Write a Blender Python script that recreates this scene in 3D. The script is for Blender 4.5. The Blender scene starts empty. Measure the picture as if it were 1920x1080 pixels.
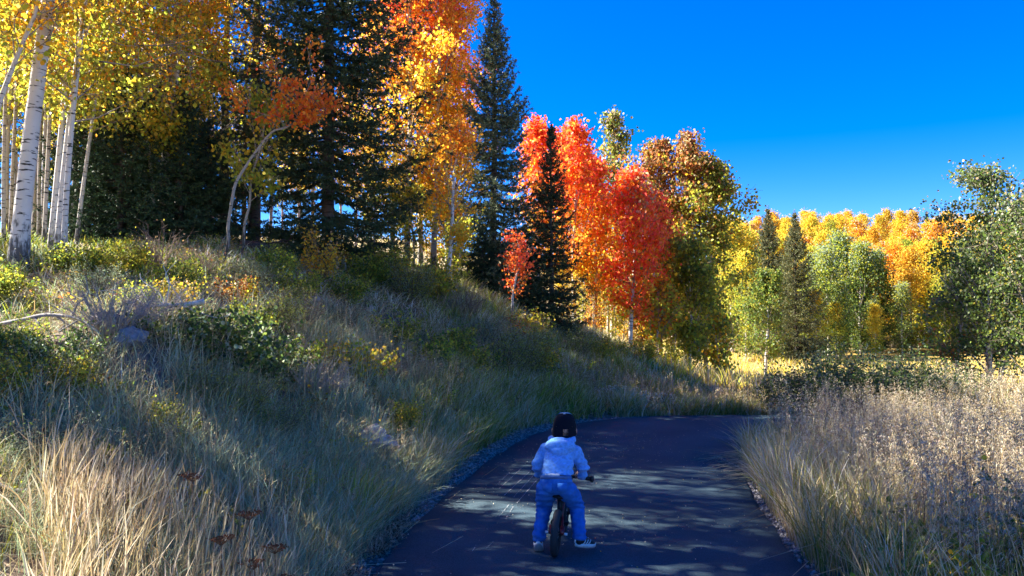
import bpy, bmesh, math
import numpy as np
from mathutils import Vector, Matrix, noise as mnoise

# ------------------------------------------------------------------ camera, sky, sun, exposure
sc = bpy.context.scene
COL = sc.collection
FPX, CAMZ = 1450.0, 1.5
PITCH = math.atan((598 - 540) / FPX)
cam_d = bpy.data.cameras.new("camera")
cam_d.sensor_width = 36.0
cam_d.lens = 36.0 * FPX / 1920.0
cam_d.clip_start = 0.05
cam_d.clip_end = 3000.0
cam = bpy.data.objects.new("camera", cam_d)
cam.location = (0, 0, CAMZ)
cam.rotation_euler = (math.pi / 2 + PITCH, 0, 0)
COL.objects.link(cam)
sc.camera = cam

SUN_EL = 38.0
SUN_AZ = (-1.0, 0.32)
sun_rot = math.atan2(SUN_AZ[0], SUN_AZ[1])
world = bpy.data.worlds.new("World")
sc.world = world
world.use_nodes = True
wn = world.node_tree
wn.nodes.clear()
sky = wn.nodes.new("ShaderNodeTexSky")
sky.sky_type = 'NISHITA'
sky.sun_disc = False
sky.sun_elevation = math.radians(SUN_EL)
sky.sun_rotation = sun_rot
sky.altitude = 2600
sky.air_density = 1.0
sky.dust_density = 0.15
sky.ozone_density = 4.0
hs = wn.nodes.new("ShaderNodeHueSaturation")
hs.inputs["Saturation"].default_value = 1.42
hs.inputs["Value"].default_value = 1.0
hs.inputs["Hue"].default_value = 0.518
bg = wn.nodes.new("ShaderNodeBackground")
bg.inputs["Strength"].default_value = 0.05
wo = wn.nodes.new("ShaderNodeOutputWorld")
wn.links.new(sky.outputs[0], hs.inputs["Color"])
wn.links.new(hs.outputs[0], bg.inputs["Color"])
wn.links.new(bg.outputs[0], wo.inputs["Surface"])

sl = bpy.data.lights.new("sun", 'SUN')
sl.energy = 3.8
sl.angle = math.radians(0.5)
sl.color = (1.0, 0.93, 0.80)
sun = bpy.data.objects.new("sun", sl)
a = math.radians(SUN_EL)
n_ = math.hypot(*SUN_AZ)
sdir = Vector((SUN_AZ[0] / n_ * math.cos(a), SUN_AZ[1] / n_ * math.cos(a), math.sin(a)))
sun.rotation_euler = (-sdir).to_track_quat('-Z', 'Y').to_euler()
sun.location = (-20, 10, 30)
COL.objects.link(sun)

sc.view_settings.view_transform = 'Standard'
sc.view_settings.look = 'None'
sc.view_settings.exposure = 2.7
sc.view_settings.gamma = 1.0
sc.view_settings.use_curve_mapping = False
sc.cycles.max_bounces = 8
sc.cycles.diffuse_bounces = 4
sc.cycles.transmission_bounces = 5
sc.cycles.use_denoising = True

# ------------------------------------------------------------------ helpers
RNG = np.random.default_rng(7)
TAU = 2 * math.pi


def A(*v):
    return np.array(v, dtype=np.float64)


class Acc:
    """collects vertices, triangles and vertex colours for one mesh"""
    def __init__(self):
        self.v, self.f, self.c, self.n = [], [], [], 0

    def add(self, v, f, c):
        v = np.asarray(v, np.float32).reshape(-1, 3)
        f = np.asarray(f, np.int64).reshape(-1, 3)
        c = np.asarray(c, np.float32)
        if c.ndim == 1:
            c = np.broadcast_to(c[:3], (len(v), 3))
        self.v.append(v); self.f.append(f + self.n); self.c.append(c[:, :3]); self.n += len(v)

    def mesh(self, name, mat, smooth=False):
        v = np.concatenate(self.v); f = np.concatenate(self.f); c = np.concatenate(self.c)
        me = bpy.data.meshes.new(name)
        me.vertices.add(len(v)); me.vertices.foreach_set("co", v.ravel())
        me.loops.add(f.size); me.loops.foreach_set("vertex_index", f.ravel().astype(np.int32))
        me.polygons.add(len(f))
        me.polygons.foreach_set("loop_start", np.arange(0, f.size, 3, dtype=np.int32))
        me.polygons.foreach_set("loop_total", np.full(len(f), 3, np.int32))
        if smooth:
            me.polygons.foreach_set("use_smooth", np.ones(len(f), bool))
        at = me.color_attributes.new("Col", 'FLOAT_COLOR', 'POINT')
        rgba = np.ones((len(v), 4), np.float32); rgba[:, :3] = c
        at.data.foreach_set("color", rgba.ravel())
        me.materials.append(mat)
        me.update(calc_edges=True)
        return me


def link(name, me, parent=None, kind=None, loc=None):
    o = bpy.data.objects.new(name, me)
    COL.objects.link(o)
    if parent is not None:
        o.parent = parent
    if loc is not None:
        o.location = loc
    if kind:
        o["kind"] = kind
    return o


def tag(o, label=None, cat=None, group=None, kind=None):
    if label: o["label"] = label
    if cat: o["category"] = cat
    if group: o["group"] = group
    if kind: o["kind"] = kind
    return o


def thing(name, label, cat, loc=(0, 0, 0), rz=0.0, group=None, scale=1.0):
    o = bpy.data.objects.new(name, None)
    o.empty_display_size = 0.2
    COL.objects.link(o)
    o.location = loc
    o.rotation_euler = (0, 0, rz)
    o.scale = (scale,) * 3 if not hasattr(scale, '__len__') else scale
    return tag(o, label, cat, group)


def hash2(ix, iy, seed=0):
    n = (ix.astype(np.int64) * 374761393 + iy.astype(np.int64) * 668265263 + seed * 982451653) & 0x7fffffff
    n = ((n ^ (n >> 13)) * 1274126177) & 0x7fffffff
    n = n ^ (n >> 16)
    return (n & 0xffffff) / float(0xffffff)


def vnoise(x, y, s=1.0, seed=0):
    x = np.asarray(x, float) / s; y = np.asarray(y, float) / s
    ix = np.floor(x); iy = np.floor(y); fx = x - ix; fy = y - iy
    fx = fx * fx * (3 - 2 * fx); fy = fy * fy * (3 - 2 * fy)
    h = lambda i, j: hash2(ix + i, iy + j, seed)
    return (h(0, 0) * (1 - fx) + h(1, 0) * fx) * (1 - fy) + (h(0, 1) * (1 - fx) + h(1, 1) * fx) * fy


def fbm(x, y, s=1.0, seed=0):
    return (vnoise(x, y, s, seed) * 4 + vnoise(x, y, s * .47, seed + 1) * 2 + vnoise(x, y, s * .21, seed + 2)) / 7.0


def sstep(a_, b_, x):
    t = np.clip((np.asarray(x, float) - a_) / (b_ - a_), 0, 1)
    return t * t * (3 - 2 * t)


# ------------------------------------------------------------------ materials
def new_mat(name):
    m = bpy.data.materials.new(name); m.use_nodes = True
    nt = m.node_tree; nt.nodes.clear()
    out = nt.nodes.new("ShaderNodeOutputMaterial")
    return m, nt, out


def col_mat(name, rough=0.6, spec=0.3, transl=0.0, hue_rand=0.0, noise_scale=0, noise_amt=0.0, tgain=1.0):
    m, nt, out = new_mat(name)
    at = nt.nodes.new("ShaderNodeAttribute"); at.attribute_name = "Col"
    c = at.outputs["Color"]
    if noise_amt:
        tc = nt.nodes.new("ShaderNodeTexCoord")
        nz = nt.nodes.new("ShaderNodeTexNoise"); nz.inputs["Scale"].default_value = noise_scale
        nz.inputs["Detail"].default_value = 4
        nt.links.new(tc.outputs["Object"], nz.inputs["Vector"])
        mr = nt.nodes.new("ShaderNodeMapRange")
        mr.inputs[1].default_value = .25; mr.inputs[2].default_value = .75
        mr.inputs[3].default_value = 1 - noise_amt; mr.inputs[4].default_value = 1 + noise_amt
        nt.links.new(nz.outputs["Fac"], mr.inputs[0])
        vm = nt.nodes.new("ShaderNodeVectorMath"); vm.operation = 'SCALE'
        nt.links.new(c, vm.inputs[0]); nt.links.new(mr.outputs[0], vm.inputs["Scale"])
        c = vm.outputs[0]
    if hue_rand:
        oi = nt.nodes.new("ShaderNodeObjectInfo")
        h = nt.nodes.new("ShaderNodeHueSaturation")
        mr = nt.nodes.new("ShaderNodeMapRange")
        mr.inputs[3].default_value = .5 - hue_rand; mr.inputs[4].default_value = .5 + hue_rand
        nt.links.new(oi.outputs["Random"], mr.inputs[0]); nt.links.new(mr.outputs[0], h.inputs["Hue"])
        nt.links.new(c, h.inputs["Color"]); c = h.outputs[0]
    p = nt.nodes.new("ShaderNodeBsdfPrincipled")
    p.inputs["Roughness"].default_value = rough
    p.inputs["Specular IOR Level"].default_value = spec
    nt.links.new(c, p.inputs["Base Color"])
    if transl:
        t = nt.nodes.new("ShaderNodeBsdfTranslucent")
        if tgain != 1.0:
            g = nt.nodes.new("ShaderNodeVectorMath"); g.operation = 'SCALE'; g.inputs["Scale"].default_value = tgain
            nt.links.new(c, g.inputs[0]); c = g.outputs[0]
        nt.links.new(c, t.inputs["Color"])
        mx = nt.nodes.new("ShaderNodeMixShader"); mx.inputs[0].default_value = transl
        nt.links.new(p.outputs[0], mx.inputs[1]); nt.links.new(t.outputs[0], mx.inputs[2])
        nt.links.new(mx.outputs[0], out.inputs["Surface"])
    else:
        nt.links.new(p.outputs[0], out.inputs["Surface"])
    return m


def plain_mat(name, color, rough=0.6, spec=0.4, metal=0.0, nscale=60, namt=0.15, bump=0.0, sheen=0.0):
    m, nt, out = new_mat(name)
    tc = nt.nodes.new("ShaderNodeTexCoord")
    nz = nt.nodes.new("ShaderNodeTexNoise"); nz.inputs["Scale"].default_value = nscale; nz.inputs["Detail"].default_value = 5
    nt.links.new(tc.outputs["Object"], nz.inputs["Vector"])
    mr = nt.nodes.new("ShaderNodeMapRange"); mr.inputs[1].default_value = .3; mr.inputs[2].default_value = .7
    mr.inputs[3].default_value = 1 - namt; mr.inputs[4].default_value = 1 + namt
    nt.links.new(nz.outputs["Fac"], mr.inputs[0])
    vm = nt.nodes.new("ShaderNodeVectorMath"); vm.operation = 'SCALE'; vm.inputs[0].default_value = color
    nt.links.new(mr.outputs[0], vm.inputs["Scale"])
    p = nt.nodes.new("ShaderNodeBsdfPrincipled")
    p.inputs["Roughness"].default_value = rough; p.inputs["Specular IOR Level"].default_value = spec
    p.inputs["Metallic"].default_value = metal
    if sheen: p.inputs["Sheen Weight"].default_value = sheen
    nt.links.new(vm.outputs[0], p.inputs["Base Color"])
    if bump:
        b = nt.nodes.new("ShaderNodeBump"); b.inputs["Strength"].default_value = bump; b.inputs["Distance"].default_value = .004
        nt.links.new(nz.outputs["Fac"], b.inputs["Height"]); nt.links.new(b.outputs[0], p.inputs["Normal"])
    nt.links.new(p.outputs[0], out.inputs["Surface"])
    return m


def bark_mat(name, pale, dark, mark, thr=0.60, base_dark=0.5):
    """aspen bark: pale, with horizontal dark lenticels and a rough dark foot"""
    m, nt, out = new_mat(name)
    N, L = nt.nodes.new, nt.links.new
    tc = N("ShaderNodeTexCoord")
    mp = N("ShaderNodeMapping"); mp.inputs["Scale"].default_value = (5, 5, 26)
    L(tc.outputs["Object"], mp.inputs["Vector"])
    n1 = N("ShaderNodeTexNoise"); n1.inputs["Scale"].default_value = 1.6; n1.inputs["Detail"].default_value = 6
    L(mp.outputs[0], n1.inputs["Vector"])
    r1 = N("ShaderNodeMapRange"); r1.inputs[1].default_value = thr; r1.inputs[2].default_value = thr + .06
    L(n1.outputs["Fac"], r1.inputs[0])
    n2 = N("ShaderNodeTexNoise"); n2.inputs["Scale"].default_value = 7; n2.inputs["Detail"].default_value = 5
    L(tc.outputs["Object"], n2.inputs["Vector"])
    mixa = N("ShaderNodeMix"); mixa.data_type = 'RGBA'
    mixa.inputs[6].default_value = (*pale, 1); mixa.inputs[7].default_value = (*dark, 1)
    L(n2.outputs["Fac"], mixa.inputs[0])
    sx = N("ShaderNodeSeparateXYZ"); L(tc.outputs["Object"], sx.inputs[0])
    n3 = N("ShaderNodeTexNoise"); n3.inputs["Scale"].default_value = 14; n3.inputs["Detail"].default_value = 6
    mp3 = N("ShaderNodeMapping"); mp3.inputs["Scale"].default_value = (2, 2, .7)
    L(tc.outputs["Object"], mp3.inputs["Vector"]); L(mp3.outputs[0], n3.inputs["Vector"])
    ad = N("ShaderNodeMath"); ad.operation = 'MULTIPLY_ADD'; ad.inputs[1].default_value = 1.6; ad.inputs[2].default_value = -.8
    L(n3.outputs["Fac"], ad.inputs[0])
    sb = N("ShaderNodeMath"); sb.operation = 'ADD'; L(sx.outputs["Z"], sb.inputs[0]); L(ad.outputs[0], sb.inputs[1])
    rb = N("ShaderNodeMapRange"); rb.inputs[1].default_value = base_dark; rb.inputs[2].default_value = base_dark - .25
    rb.inputs[3].default_value = 0; rb.inputs[4].default_value = .85
    L(sb.outputs[0], rb.inputs[0])
    mx = N("ShaderNodeMath"); mx.operation = 'MAXIMUM'; L(r1.outputs[0], mx.inputs[0]); L(rb.outputs[0], mx.inputs[1])
    mixb = N("ShaderNodeMix"); mixb.data_type = 'RGBA'; mixb.inputs[7].default_value = (*mark, 1)
    L(mixa.outputs[2], mixb.inputs[6]); L(mx.outputs[0], mixb.inputs[0])
    at = N("ShaderNodeAttribute"); at.attribute_name = "Col"
    mul = N("ShaderNodeVectorMath"); mul.operation = 'MULTIPLY'
    L(mixb.outputs[2], mul.inputs[0]); L(at.outputs["Color"], mul.inputs[1])
    p = N("ShaderNodeBsdfPrincipled"); p.inputs["Roughness"].default_value = .7; p.inputs["Specular IOR Level"].default_value = .25
    L(mul.outputs[0], p.inputs["Base Color"])
    b = N("ShaderNodeBump"); b.inputs["Strength"].default_value = .5; b.inputs["Distance"].default_value = .01
    L(n3.outputs["Fac"], b.inputs["Height"]); L(b.outputs[0], p.inputs["Normal"])
    L(p.outputs[0], out.inputs["Surface"])
    return m


M_LEAF = col_mat("leaf", .45, .35, .60, tgain=1.5)
M_HILL_LEAF = col_mat("far_leaf", .6, .2, .50, hue_rand=.012, tgain=1.2)
M_NEEDLE = col_mat("needle", .6, .2, .12)
M_GRASS = col_mat("grass_blade", .6, .25, .30)
M_BARK = bark_mat("aspen_bark", (.62, .59, .54), (.42, .38, .33), (.035, .03, .026))
M_BARK_WHITE = bark_mat("white_aspen_bark", (.70, .66, .60), (.52, .48, .43), (.03, .026, .024), thr=.585, base_dark=.42)
M_CBARK = bark_mat("conifer_bark", (.13, .10, .08), (.06, .045, .035), (.03, .022, .018), thr=.55, base_dark=-1)
M_TWIG = col_mat("twig", .8, .1, 0, noise_scale=40, noise_amt=.35)
M_STONE = col_mat("stone", .85, .2, 0, noise_scale=22, noise_amt=.4)

# ------------------------------------------------------------------ the lie of the land
CENTRE = A([.2, -12], [.3, 0], [.465, 4.5], [.66, 6.1], [.90, 7.4], [1.2, 8.7], [1.62, 9.85], [2.3, 10.55],
           [3.4, 10.74], [5.0, 10.6], [8.0, 9.8], [15, 7.2], [30, 1])
HALF = 1.28


def smooth_poly(p, n=220):
    p = np.asarray(p)
    out = []
    for i in range(len(p) - 1):
        p0, p1, p2, p3 = p[max(i - 1, 0)], p[i], p[i + 1], p[min(i + 2, len(p) - 1)]
        for t in np.linspace(0, 1, max(4, n // len(p)), endpoint=False):
            out.append(.5 * ((2 * p1) + (-p0 + p2) * t + (2 * p0 - 5 * p1 + 4 * p2 - p3) * t * t + (-p0 + 3 * p1 - 3 * p2 + p3) * t ** 3))
    out.append(p[-1])
    return np.array(out)


CL = smooth_poly(CENTRE)


def path_dist(x, y):
    """distance beyond the path's edge (negative on the path) and side (+1 left bank, -1 right verge)"""
    x = np.asarray(x, float).ravel(); y = np.asarray(y, float).ravel()
    best = np.full(len(x), 1e9); side = np.ones(len(x))
    for i in range(len(CL) - 1):
        ax, ay = CL[i]; bx, by = CL[i + 1]
        dx, dy = bx - ax, by - ay
        t = np.clip(((x - ax) * dx + (y - ay) * dy) / (dx * dx + dy * dy), 0, 1)
        d2 = (x - ax - t * dx) ** 2 + (y - ay - t * dy) ** 2
        m = d2 < best
        best = np.where(m, d2, best)
        side = np.where(m, np.sign(dx * (y - ay) - dy * (x - ax)), side)
    return np.sqrt(best) - HALF, side


def PX(px, py, d):
    """world point seen at a pixel of the 1920x1080 photograph at ground distance d"""
    xr, yr = (px - 960) / FPX, (540 - py) / FPX
    c, s = math.cos(PITCH), math.sin(PITCH)
    v = A(xr, c - yr * s, s + yr * c)
    return A(0, 0, CAMZ) + v * (d / v[1])


ctrl = [PX(*p) for p in [
    (30, 500, 8.5), (120, 490, 9.5), (310, 478, 13), (415, 510, 10), (450, 480, 11), (615, 503, 13), (790, 512, 18),
    (840, 550, 14), (930, 572, 17), (1035, 625, 16.5), (1180, 665, 21), (1090, 622, 22), (1250, 690, 23),
    (1330, 702, 25), (1433, 735, 24), (1400, 704, 35), (1600, 668, 60), (1740, 697, 36), (1420, 672, 60),
    (1855, 770, 14), (560, 448, 60), (100, 455, 60), (830, 462, 60), (1060, 560, 60), (1250, 640, 60),
    (30, 640, 6.4), (30, 565, 7.4), (-60, 640, 6.2), (-60, 540, 7.6), (100, 632, 6.4), (100, 562, 7.5), (200, 610, 6.5), (200, 540, 7.8), (300, 545, 8), (400, 562, 8.2), (300, 505, 10), (500, 545, 9.6), (600, 560, 10.5), (300, 600, 6.6), (150, 800, 5), (500, 800, 6.5), (700, 650, 10), (820, 740, 9.2),
    (1000, 700, 12.6), (1150, 728, 14), (1300, 768, 14), (1400, 775, 14), (700, 560, 12), (230, 680, 5.6)]]
ctrl += [A(*p) for p in [
    (-3, 1, .75), (-6, 1, 1.7), (-10, 4, 2.5), (-10, 12, 2.9), (-20, 15, 3.6), (-3.0, -6, .8), (-8, -6, 2.2), (-12, 28, 3.9),
    (-4, 30, 3.4), (3, 30, 1.0),
    (3.2, 1, -.05), (3.0, 5, -.03), (3.4, 8, -.05), (6, 5, -.15), (6, 13, -.25), (10, 6, -.3), (9, 1, -.3), (12, 22, -.65), (15, 12, -.4),
    (4, -8, -.1), (12, -8, -.4), (30, 0, -.9), (30, 30, -1.2),
    (50, 62, -1.0), (20, 80, -.5), (45, 82, .6), (70, 80, 1.0), (25, 118, 7.5), (55, 118, 8.5), (90, 115, 7),
    (30, 150, 12.5), (60, 152, 13), (100, 150, 11), (0, 120, 10), (-60, 120, 14), (-60, 60, 9), (-50, 20, 5),
    (-60, -60, 3), (60, -60, -2), (0, -60, 0), (0, 260, 16), (90, 260, 14), (-150, 200, 18), (200, 120, 5), (200, 0, -2),
    (-600, 600, 16), (600, 600, 5), (-600, -600, 2), (600, -600, -4), (0, 600, 14), (-600, 0, 12), (600, 0, -2), (0, -600, -2)]]
ctrl = np.array(ctrl)
RS = 25.0


def _phi(r):
    return np.where(r > 1e-9, r * r * np.log(np.maximum(r, 1e-9)), 0)


_c = ctrl[:, :2] / RS
_K = _phi(np.hypot(_c[:, None, 0] - _c[None, :, 0], _c[:, None, 1] - _c[None, :, 1])) + np.eye(len(_c)) * 2e-4
_Pm = np.c_[np.ones(len(_c)), _c]
_S = np.block([[_K, _Pm], [_Pm.T, np.zeros((3, 3))]])
_W = np.linalg.solve(_S, np.r_[ctrl[:, 2], 0, 0, 0])


def H(x, y):
    x = np.asarray(x, float); shp = x.shape
    x = x.ravel(); y = np.asarray(y, float).ravel()
    z = np.full(len(x), _W[-3]) + _W[-2] * x / RS + _W[-1] * y / RS
    for i in range(len(_c)):
        z += _W[i] * _phi(np.hypot(x / RS - _c[i, 0], y / RS - _c[i, 1]))
    d, s = path_dist(x, y)
    w = sstep(.02, .75, d)
    near = sstep(60, 20, np.hypot(x, y))
    bump = (fbm(x, y, .9, 3) - .5) * .22 * near + (fbm(x, y, .28, 9) - .5) * .07 * near
    z = z + bump * sstep(.2, 1.2, d)
    z = w * z + (1 - w) * (-.012)
    return z.reshape(shp)


def h1(x, y):
    return float(H(A(x), A(y))[0])


def GP(px, d):
    x = (px - 960) / FPX * d
    return (x, d, h1(x, d))


def axis(lo, hi, c0, c1, step, growth=1.16):
    core = list(np.arange(c0, c1 + 1e-6, step))
    up, s, v = [], step, c1
    while v < hi:
        s *= growth; v += s; up.append(min(v, hi))
    dn, s, v = [], step, c0
    while v > lo:
        s *= growth; v -= s; dn.append(max(v, lo))
    return np.array(dn[::-1] + core + up)


# ground sheet
gx = axis(-700, 700, -8, 9, .13)
gy = axis(-300, 900, 2.5, 20, .13)
XX, YY = np.meshgrid(gx, gy)
ZZ = H(XX, YY)
nx, ny = len(gx), len(gy)
idx = np.arange(nx * ny).reshape(ny, nx)
q = np.stack([idx[:-1, :-1], idx[:-1, 1:], idx[1:, 1:], idx[1:, :-1]], -1).reshape(-1, 4)
tri = np.concatenate([q[:, [0, 1, 2]], q[:, [0, 2, 3]]])
pd, ps = path_dist(XX, YY)
xr, yr = XX.ravel(), YY.ravel()
soil = A(.17, .13, .115); litter = A(.24, .175, .115); meadow = A(.40, .27, .07); tan = A(.46, .35, .16); gravel = A(.13, .12, .13)
k = fbm(xr, yr, 1.1, 21)[:, None]
c = soil * (1 - k) + litter * k
mdw = (sstep(15, 19, yr) * sstep(2.5, 5.5, xr))[:, None]
c = c * (1 - mdw) + meadow * mdw
fl = (sstep(28, 36, yr) * sstep(6, 0, xr))[:, None]
c = c * (1 - fl) + tan * fl
hillc = (sstep(60, 72, yr) * sstep(5, 15, xr))[:, None]
c = c * (1 - hillc) + A(.15, .12, .05) * hillc
gr_ = (sstep(.32, .05, pd))[:, None]
c = c * (1 - gr_) + gravel * gr_
acc = Acc(); acc.add(np.c_[xr, yr, ZZ.ravel()], tri, c)
M_GROUND = col_mat("soil", .9, .15, 0, noise_scale=9, noise_amt=.45)
ground = link("ground", acc.mesh("ground", M_GROUND, True), kind="structure")
ground["label"] = "dark soil and dry turf of the bank, verge, meadow and hillside"

# asphalt path
def asphalt_mat():
    m, nt, out = new_mat("asphalt")
    N, L = nt.nodes.new, nt.links.new
    tc = N("ShaderNodeTexCoord")
    n1 = N("ShaderNodeTexNoise"); n1.inputs["Scale"].default_value = 120; n1.inputs["Detail"].default_value = 3
    n2 = N("ShaderNodeTexNoise"); n2.inputs["Scale"].default_value = 1.3; n2.inputs["Detail"].default_value = 6
    n3 = N("ShaderNodeTexVoronoi"); n3.inputs["Scale"].default_value = 34
    for n in (n1, n2, n3): L(tc.outputs["Object"], n.inputs["Vector"])
    cr = N("ShaderNodeValToRGB")
    e = cr.color_ramp.elements
    e[0].position = .36; e[0].color = (.021, .043, .058, 1); e[1].position = .66; e[1].color = (.055, .092, .118, 1)
    L(n1.outputs["Fac"], cr.inputs[0])
    r2 = N("ShaderNodeMapRange"); r2.inputs[1].default_value = .3; r2.inputs[2].default_value = .75; r2.inputs[3].default_value = .8; r2.inputs[4].default_value = 1.35
    L(n2.outputs["Fac"], r2.inputs[0])
    v = N("ShaderNodeVectorMath"); v.operation = 'SCALE'; L(cr.outputs[0], v.inputs[0]); L(r2.outputs[0], v.inputs["Scale"])
    # pale grit caught in the surface, in drifts
    r3 = N("ShaderNodeMapRange"); r3.inputs[1].default_value = .075; r3.inputs[2].default_value = .05; L(n3.outputs["Distance"], r3.inputs[0])
    r4 = N("ShaderNodeMapRange"); r4.inputs[1].default_value = .60; r4.inputs[2].default_value = .76; L(n2.outputs["Fac"], r4.inputs[0])
    mu = N("ShaderNodeMath"); mu.operation = 'MULTIPLY'; L(r3.outputs[0], mu.inputs[0]); L(r4.outputs[0], mu.inputs[1])
    mx = N("ShaderNodeMix"); mx.data_type = 'RGBA'; mx.inputs[7].default_value = (.30, .30, .30, 1)
    L(mu.outputs[0], mx.inputs[0]); L(v.outputs[0], mx.inputs[6])
    p = N("ShaderNodeBsdfPrincipled"); p.inputs["Roughness"].default_value = .8; p.inputs["Specular IOR Level"].default_value = .22
    L(mx.outputs[2], p.inputs["Base Color"])
    b = N("ShaderNodeBump"); b.inputs["Strength"].default_value = .45; b.inputs["Distance"].default_value = .006
    L(n1.outputs["Fac"], b.inputs["Height"]); L(b.outputs[0], p.inputs["Normal"])
    L(p.outputs[0], out.inputs["Surface"])
    return m


M_ASPH = asphalt_mat()
cl = smooth_poly(CENTRE, 700)
tn = np.gradient(cl, axis=0); tn /= np.linalg.norm(tn, axis=1)[:, None]
nl = np.c_[-tn[:, 1], tn[:, 0]]
ss = np.concatenate([[0], np.cumsum(np.hypot(*np.diff(cl, axis=0).T))])
wob = lambda sd: (fbm(ss, ss * 0 + sd, .35, sd) - .5) * .10
rows = []
for off, z, wv in ((HALF + .03, -.06, 1), (HALF, .0, 1), (HALF - .02, .018, 1), (.6, .026, 0), (0, .03, 0), (-.6, .026, 0), (-HALF + .02, .018, 2), (-HALF, .0, 2), (-HALF - .03, -.06, 2)):
    o_ = off + (wob(5) if wv == 1 else wob(11) if wv == 2 else 0)
    pts = cl + nl * (o_ if np.ndim(o_) else np.full(len(cl), o_))[:, None]
    rows.append(np.c_[pts, np.full(len(cl), z)])
R = np.array(rows); a_, b_ = R.shape[:2]
ii = np.arange(a_ * b_).reshape(a_, b_)
q = np.stack([ii[:-1, :-1], ii[:-1, 1:], ii[1:, 1:], ii[1:, :-1]], -1).reshape(-1, 4)
acc = Acc(); acc.add(R.reshape(-1, 3), np.concatenate([q[:, [0, 2, 1]], q[:, [0, 3, 2]]]), A(.04, .04, .04))
path = link("path", acc.mesh("path", M_ASPH, True), kind="structure")
path["label"] = "dark asphalt cycle path that bends to the right between the verges"
PATHZ = .028

# ------------------------------------------------------------------ geometry generators
def frames(d):
    d = d / np.maximum(np.linalg.norm(d, axis=-1, keepdims=True), 1e-9)
    ref = np.where(np.abs(d[..., 2:3]) < .9, A(0, 0, 1), A(1, 0, 0))
    u = np.cross(d, ref); u /= np.linalg.norm(u, axis=-1, keepdims=True)
    return u, np.cross(d, u)


def tube(acc, pts, rad, sides=6, color=(1, 1, 1), cap=True):
    pts = np.asarray(pts, float); n = len(pts)
    rad = np.broadcast_to(np.asarray(rad, float), (n,))
    tg = np.gradient(pts, axis=0)
    u, v = frames(tg)
    # keep the frame from flipping
    for i in range(1, n):
        d = tg[i] / (np.linalg.norm(tg[i]) + 1e-9)
        uu = u[i - 1] - d * np.dot(u[i - 1], d)
        if np.linalg.norm(uu) > 1e-6:
            u[i] = uu / np.linalg.norm(uu); v[i] = np.cross(d, u[i])
    th = np.linspace(0, TAU, sides, endpoint=False)
    ring = pts[:, None] + rad[:, None, None] * (np.cos(th)[None, :, None] * u[:, None] + np.sin(th)[None, :, None] * v[:, None])
    vs = ring.reshape(-1, 3)
    i0 = np.arange(n - 1)[:, None] * sides; j = np.arange(sides)[None]; j2 = (j + 1) % sides
    a0, a1, b0, b1 = (i0 + j).ravel(), (i0 + j2).ravel(), (i0 + sides + j).ravel(), (i0 + sides + j2).ravel()
    f = np.concatenate([np.c_[a0, a1, b1], np.c_[a0, b1, b0]])
    if cap:
        vs = np.concatenate([vs, pts[:1], pts[-1:]])
        c0, c1 = n * sides, n * sides + 1
        jj = np.arange(sides); jn = (jj + 1) % sides; e = (n - 1) * sides
        f = np.concatenate([f, np.c_[np.full(sides, c0), jn, jj], np.c_[np.full(sides, c1), e + jj, e + jn]])
    acc.add(vs, f, np.asarray(color, float))


def sticks(acc, p0, p1, r, color):
    """many thin three-sided sticks at once"""
    n = len(p0)
    u, v = frames(p1 - p0)
    r = np.broadcast_to(np.asarray(r, float), (n,))[:, None]
    vs = np.empty((n, 6, 3))
    for k_ in range(3):
        o = (math.cos(k_ * TAU / 3) * u + math.sin(k_ * TAU / 3) * v) * r
        vs[:, k_] = p0 + o; vs[:, 3 + k_] = p1 + o * .5
    t = np.array([[0, 1, 4], [0, 4, 3], [1, 2, 5], [1, 5, 4], [2, 0, 3], [2, 3, 5]])
    f = (np.arange(n)[:, None, None] * 6 + t[None]).reshape(-1, 3)
    c = np.asarray(color, float)
    if c.ndim == 2: c = np.repeat(c, 6, 0)
    acc.add(vs.reshape(-1, 3), f, c)


LEAF6 = (np.array([[0, -.5, 0], [.42, -.2, .03], [.40, .22, .03], [0, .5, 0], [-.40, .22, .03], [-.42, -.2, .03]]),
         np.array([[0, 1, 2], [0, 2, 3], [0, 3, 4], [0, 4, 5]]))
LEAF4 = (np.array([[0, -.5, 0], [.42, 0, .04], [0, .5, 0], [-.42, 0, .04]]), np.array([[0, 1, 2], [0, 2, 3]]))


def leaves(acc, cen, size, color, rng, six=False, upright=0.0, aspect=1.0):
    n = len(cen)
    T, F = LEAF6 if six else LEAF4
    nr = rng.normal(size=(n, 3)); nr[:, 2] *= (1 - upright)
    u, v = frames(nr)
    nr /= np.linalg.norm(nr, axis=1)[:, None]
    th = rng.uniform(0, TAU, n)[:, None]
    uu = np.cos(th) * u + np.sin(th) * v; vv = -np.sin(th) * u + np.cos(th) * v
    s = np.broadcast_to(np.asarray(size, float), (n,))[:, None, None]
    vs = cen[:, None] + s * (T[None, :, 0:1] * aspect * uu[:, None] + T[None, :, 1:2] * vv[:, None] + T[None, :, 2:3] * nr[:, None] * 3)
    m = len(T)
    f = (np.arange(n)[:, None, None] * m + F[None]).reshape(-1, 3)
    acc.add(vs.reshape(-1, 3), f, np.repeat(np.asarray(color, float), m, 0))


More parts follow.
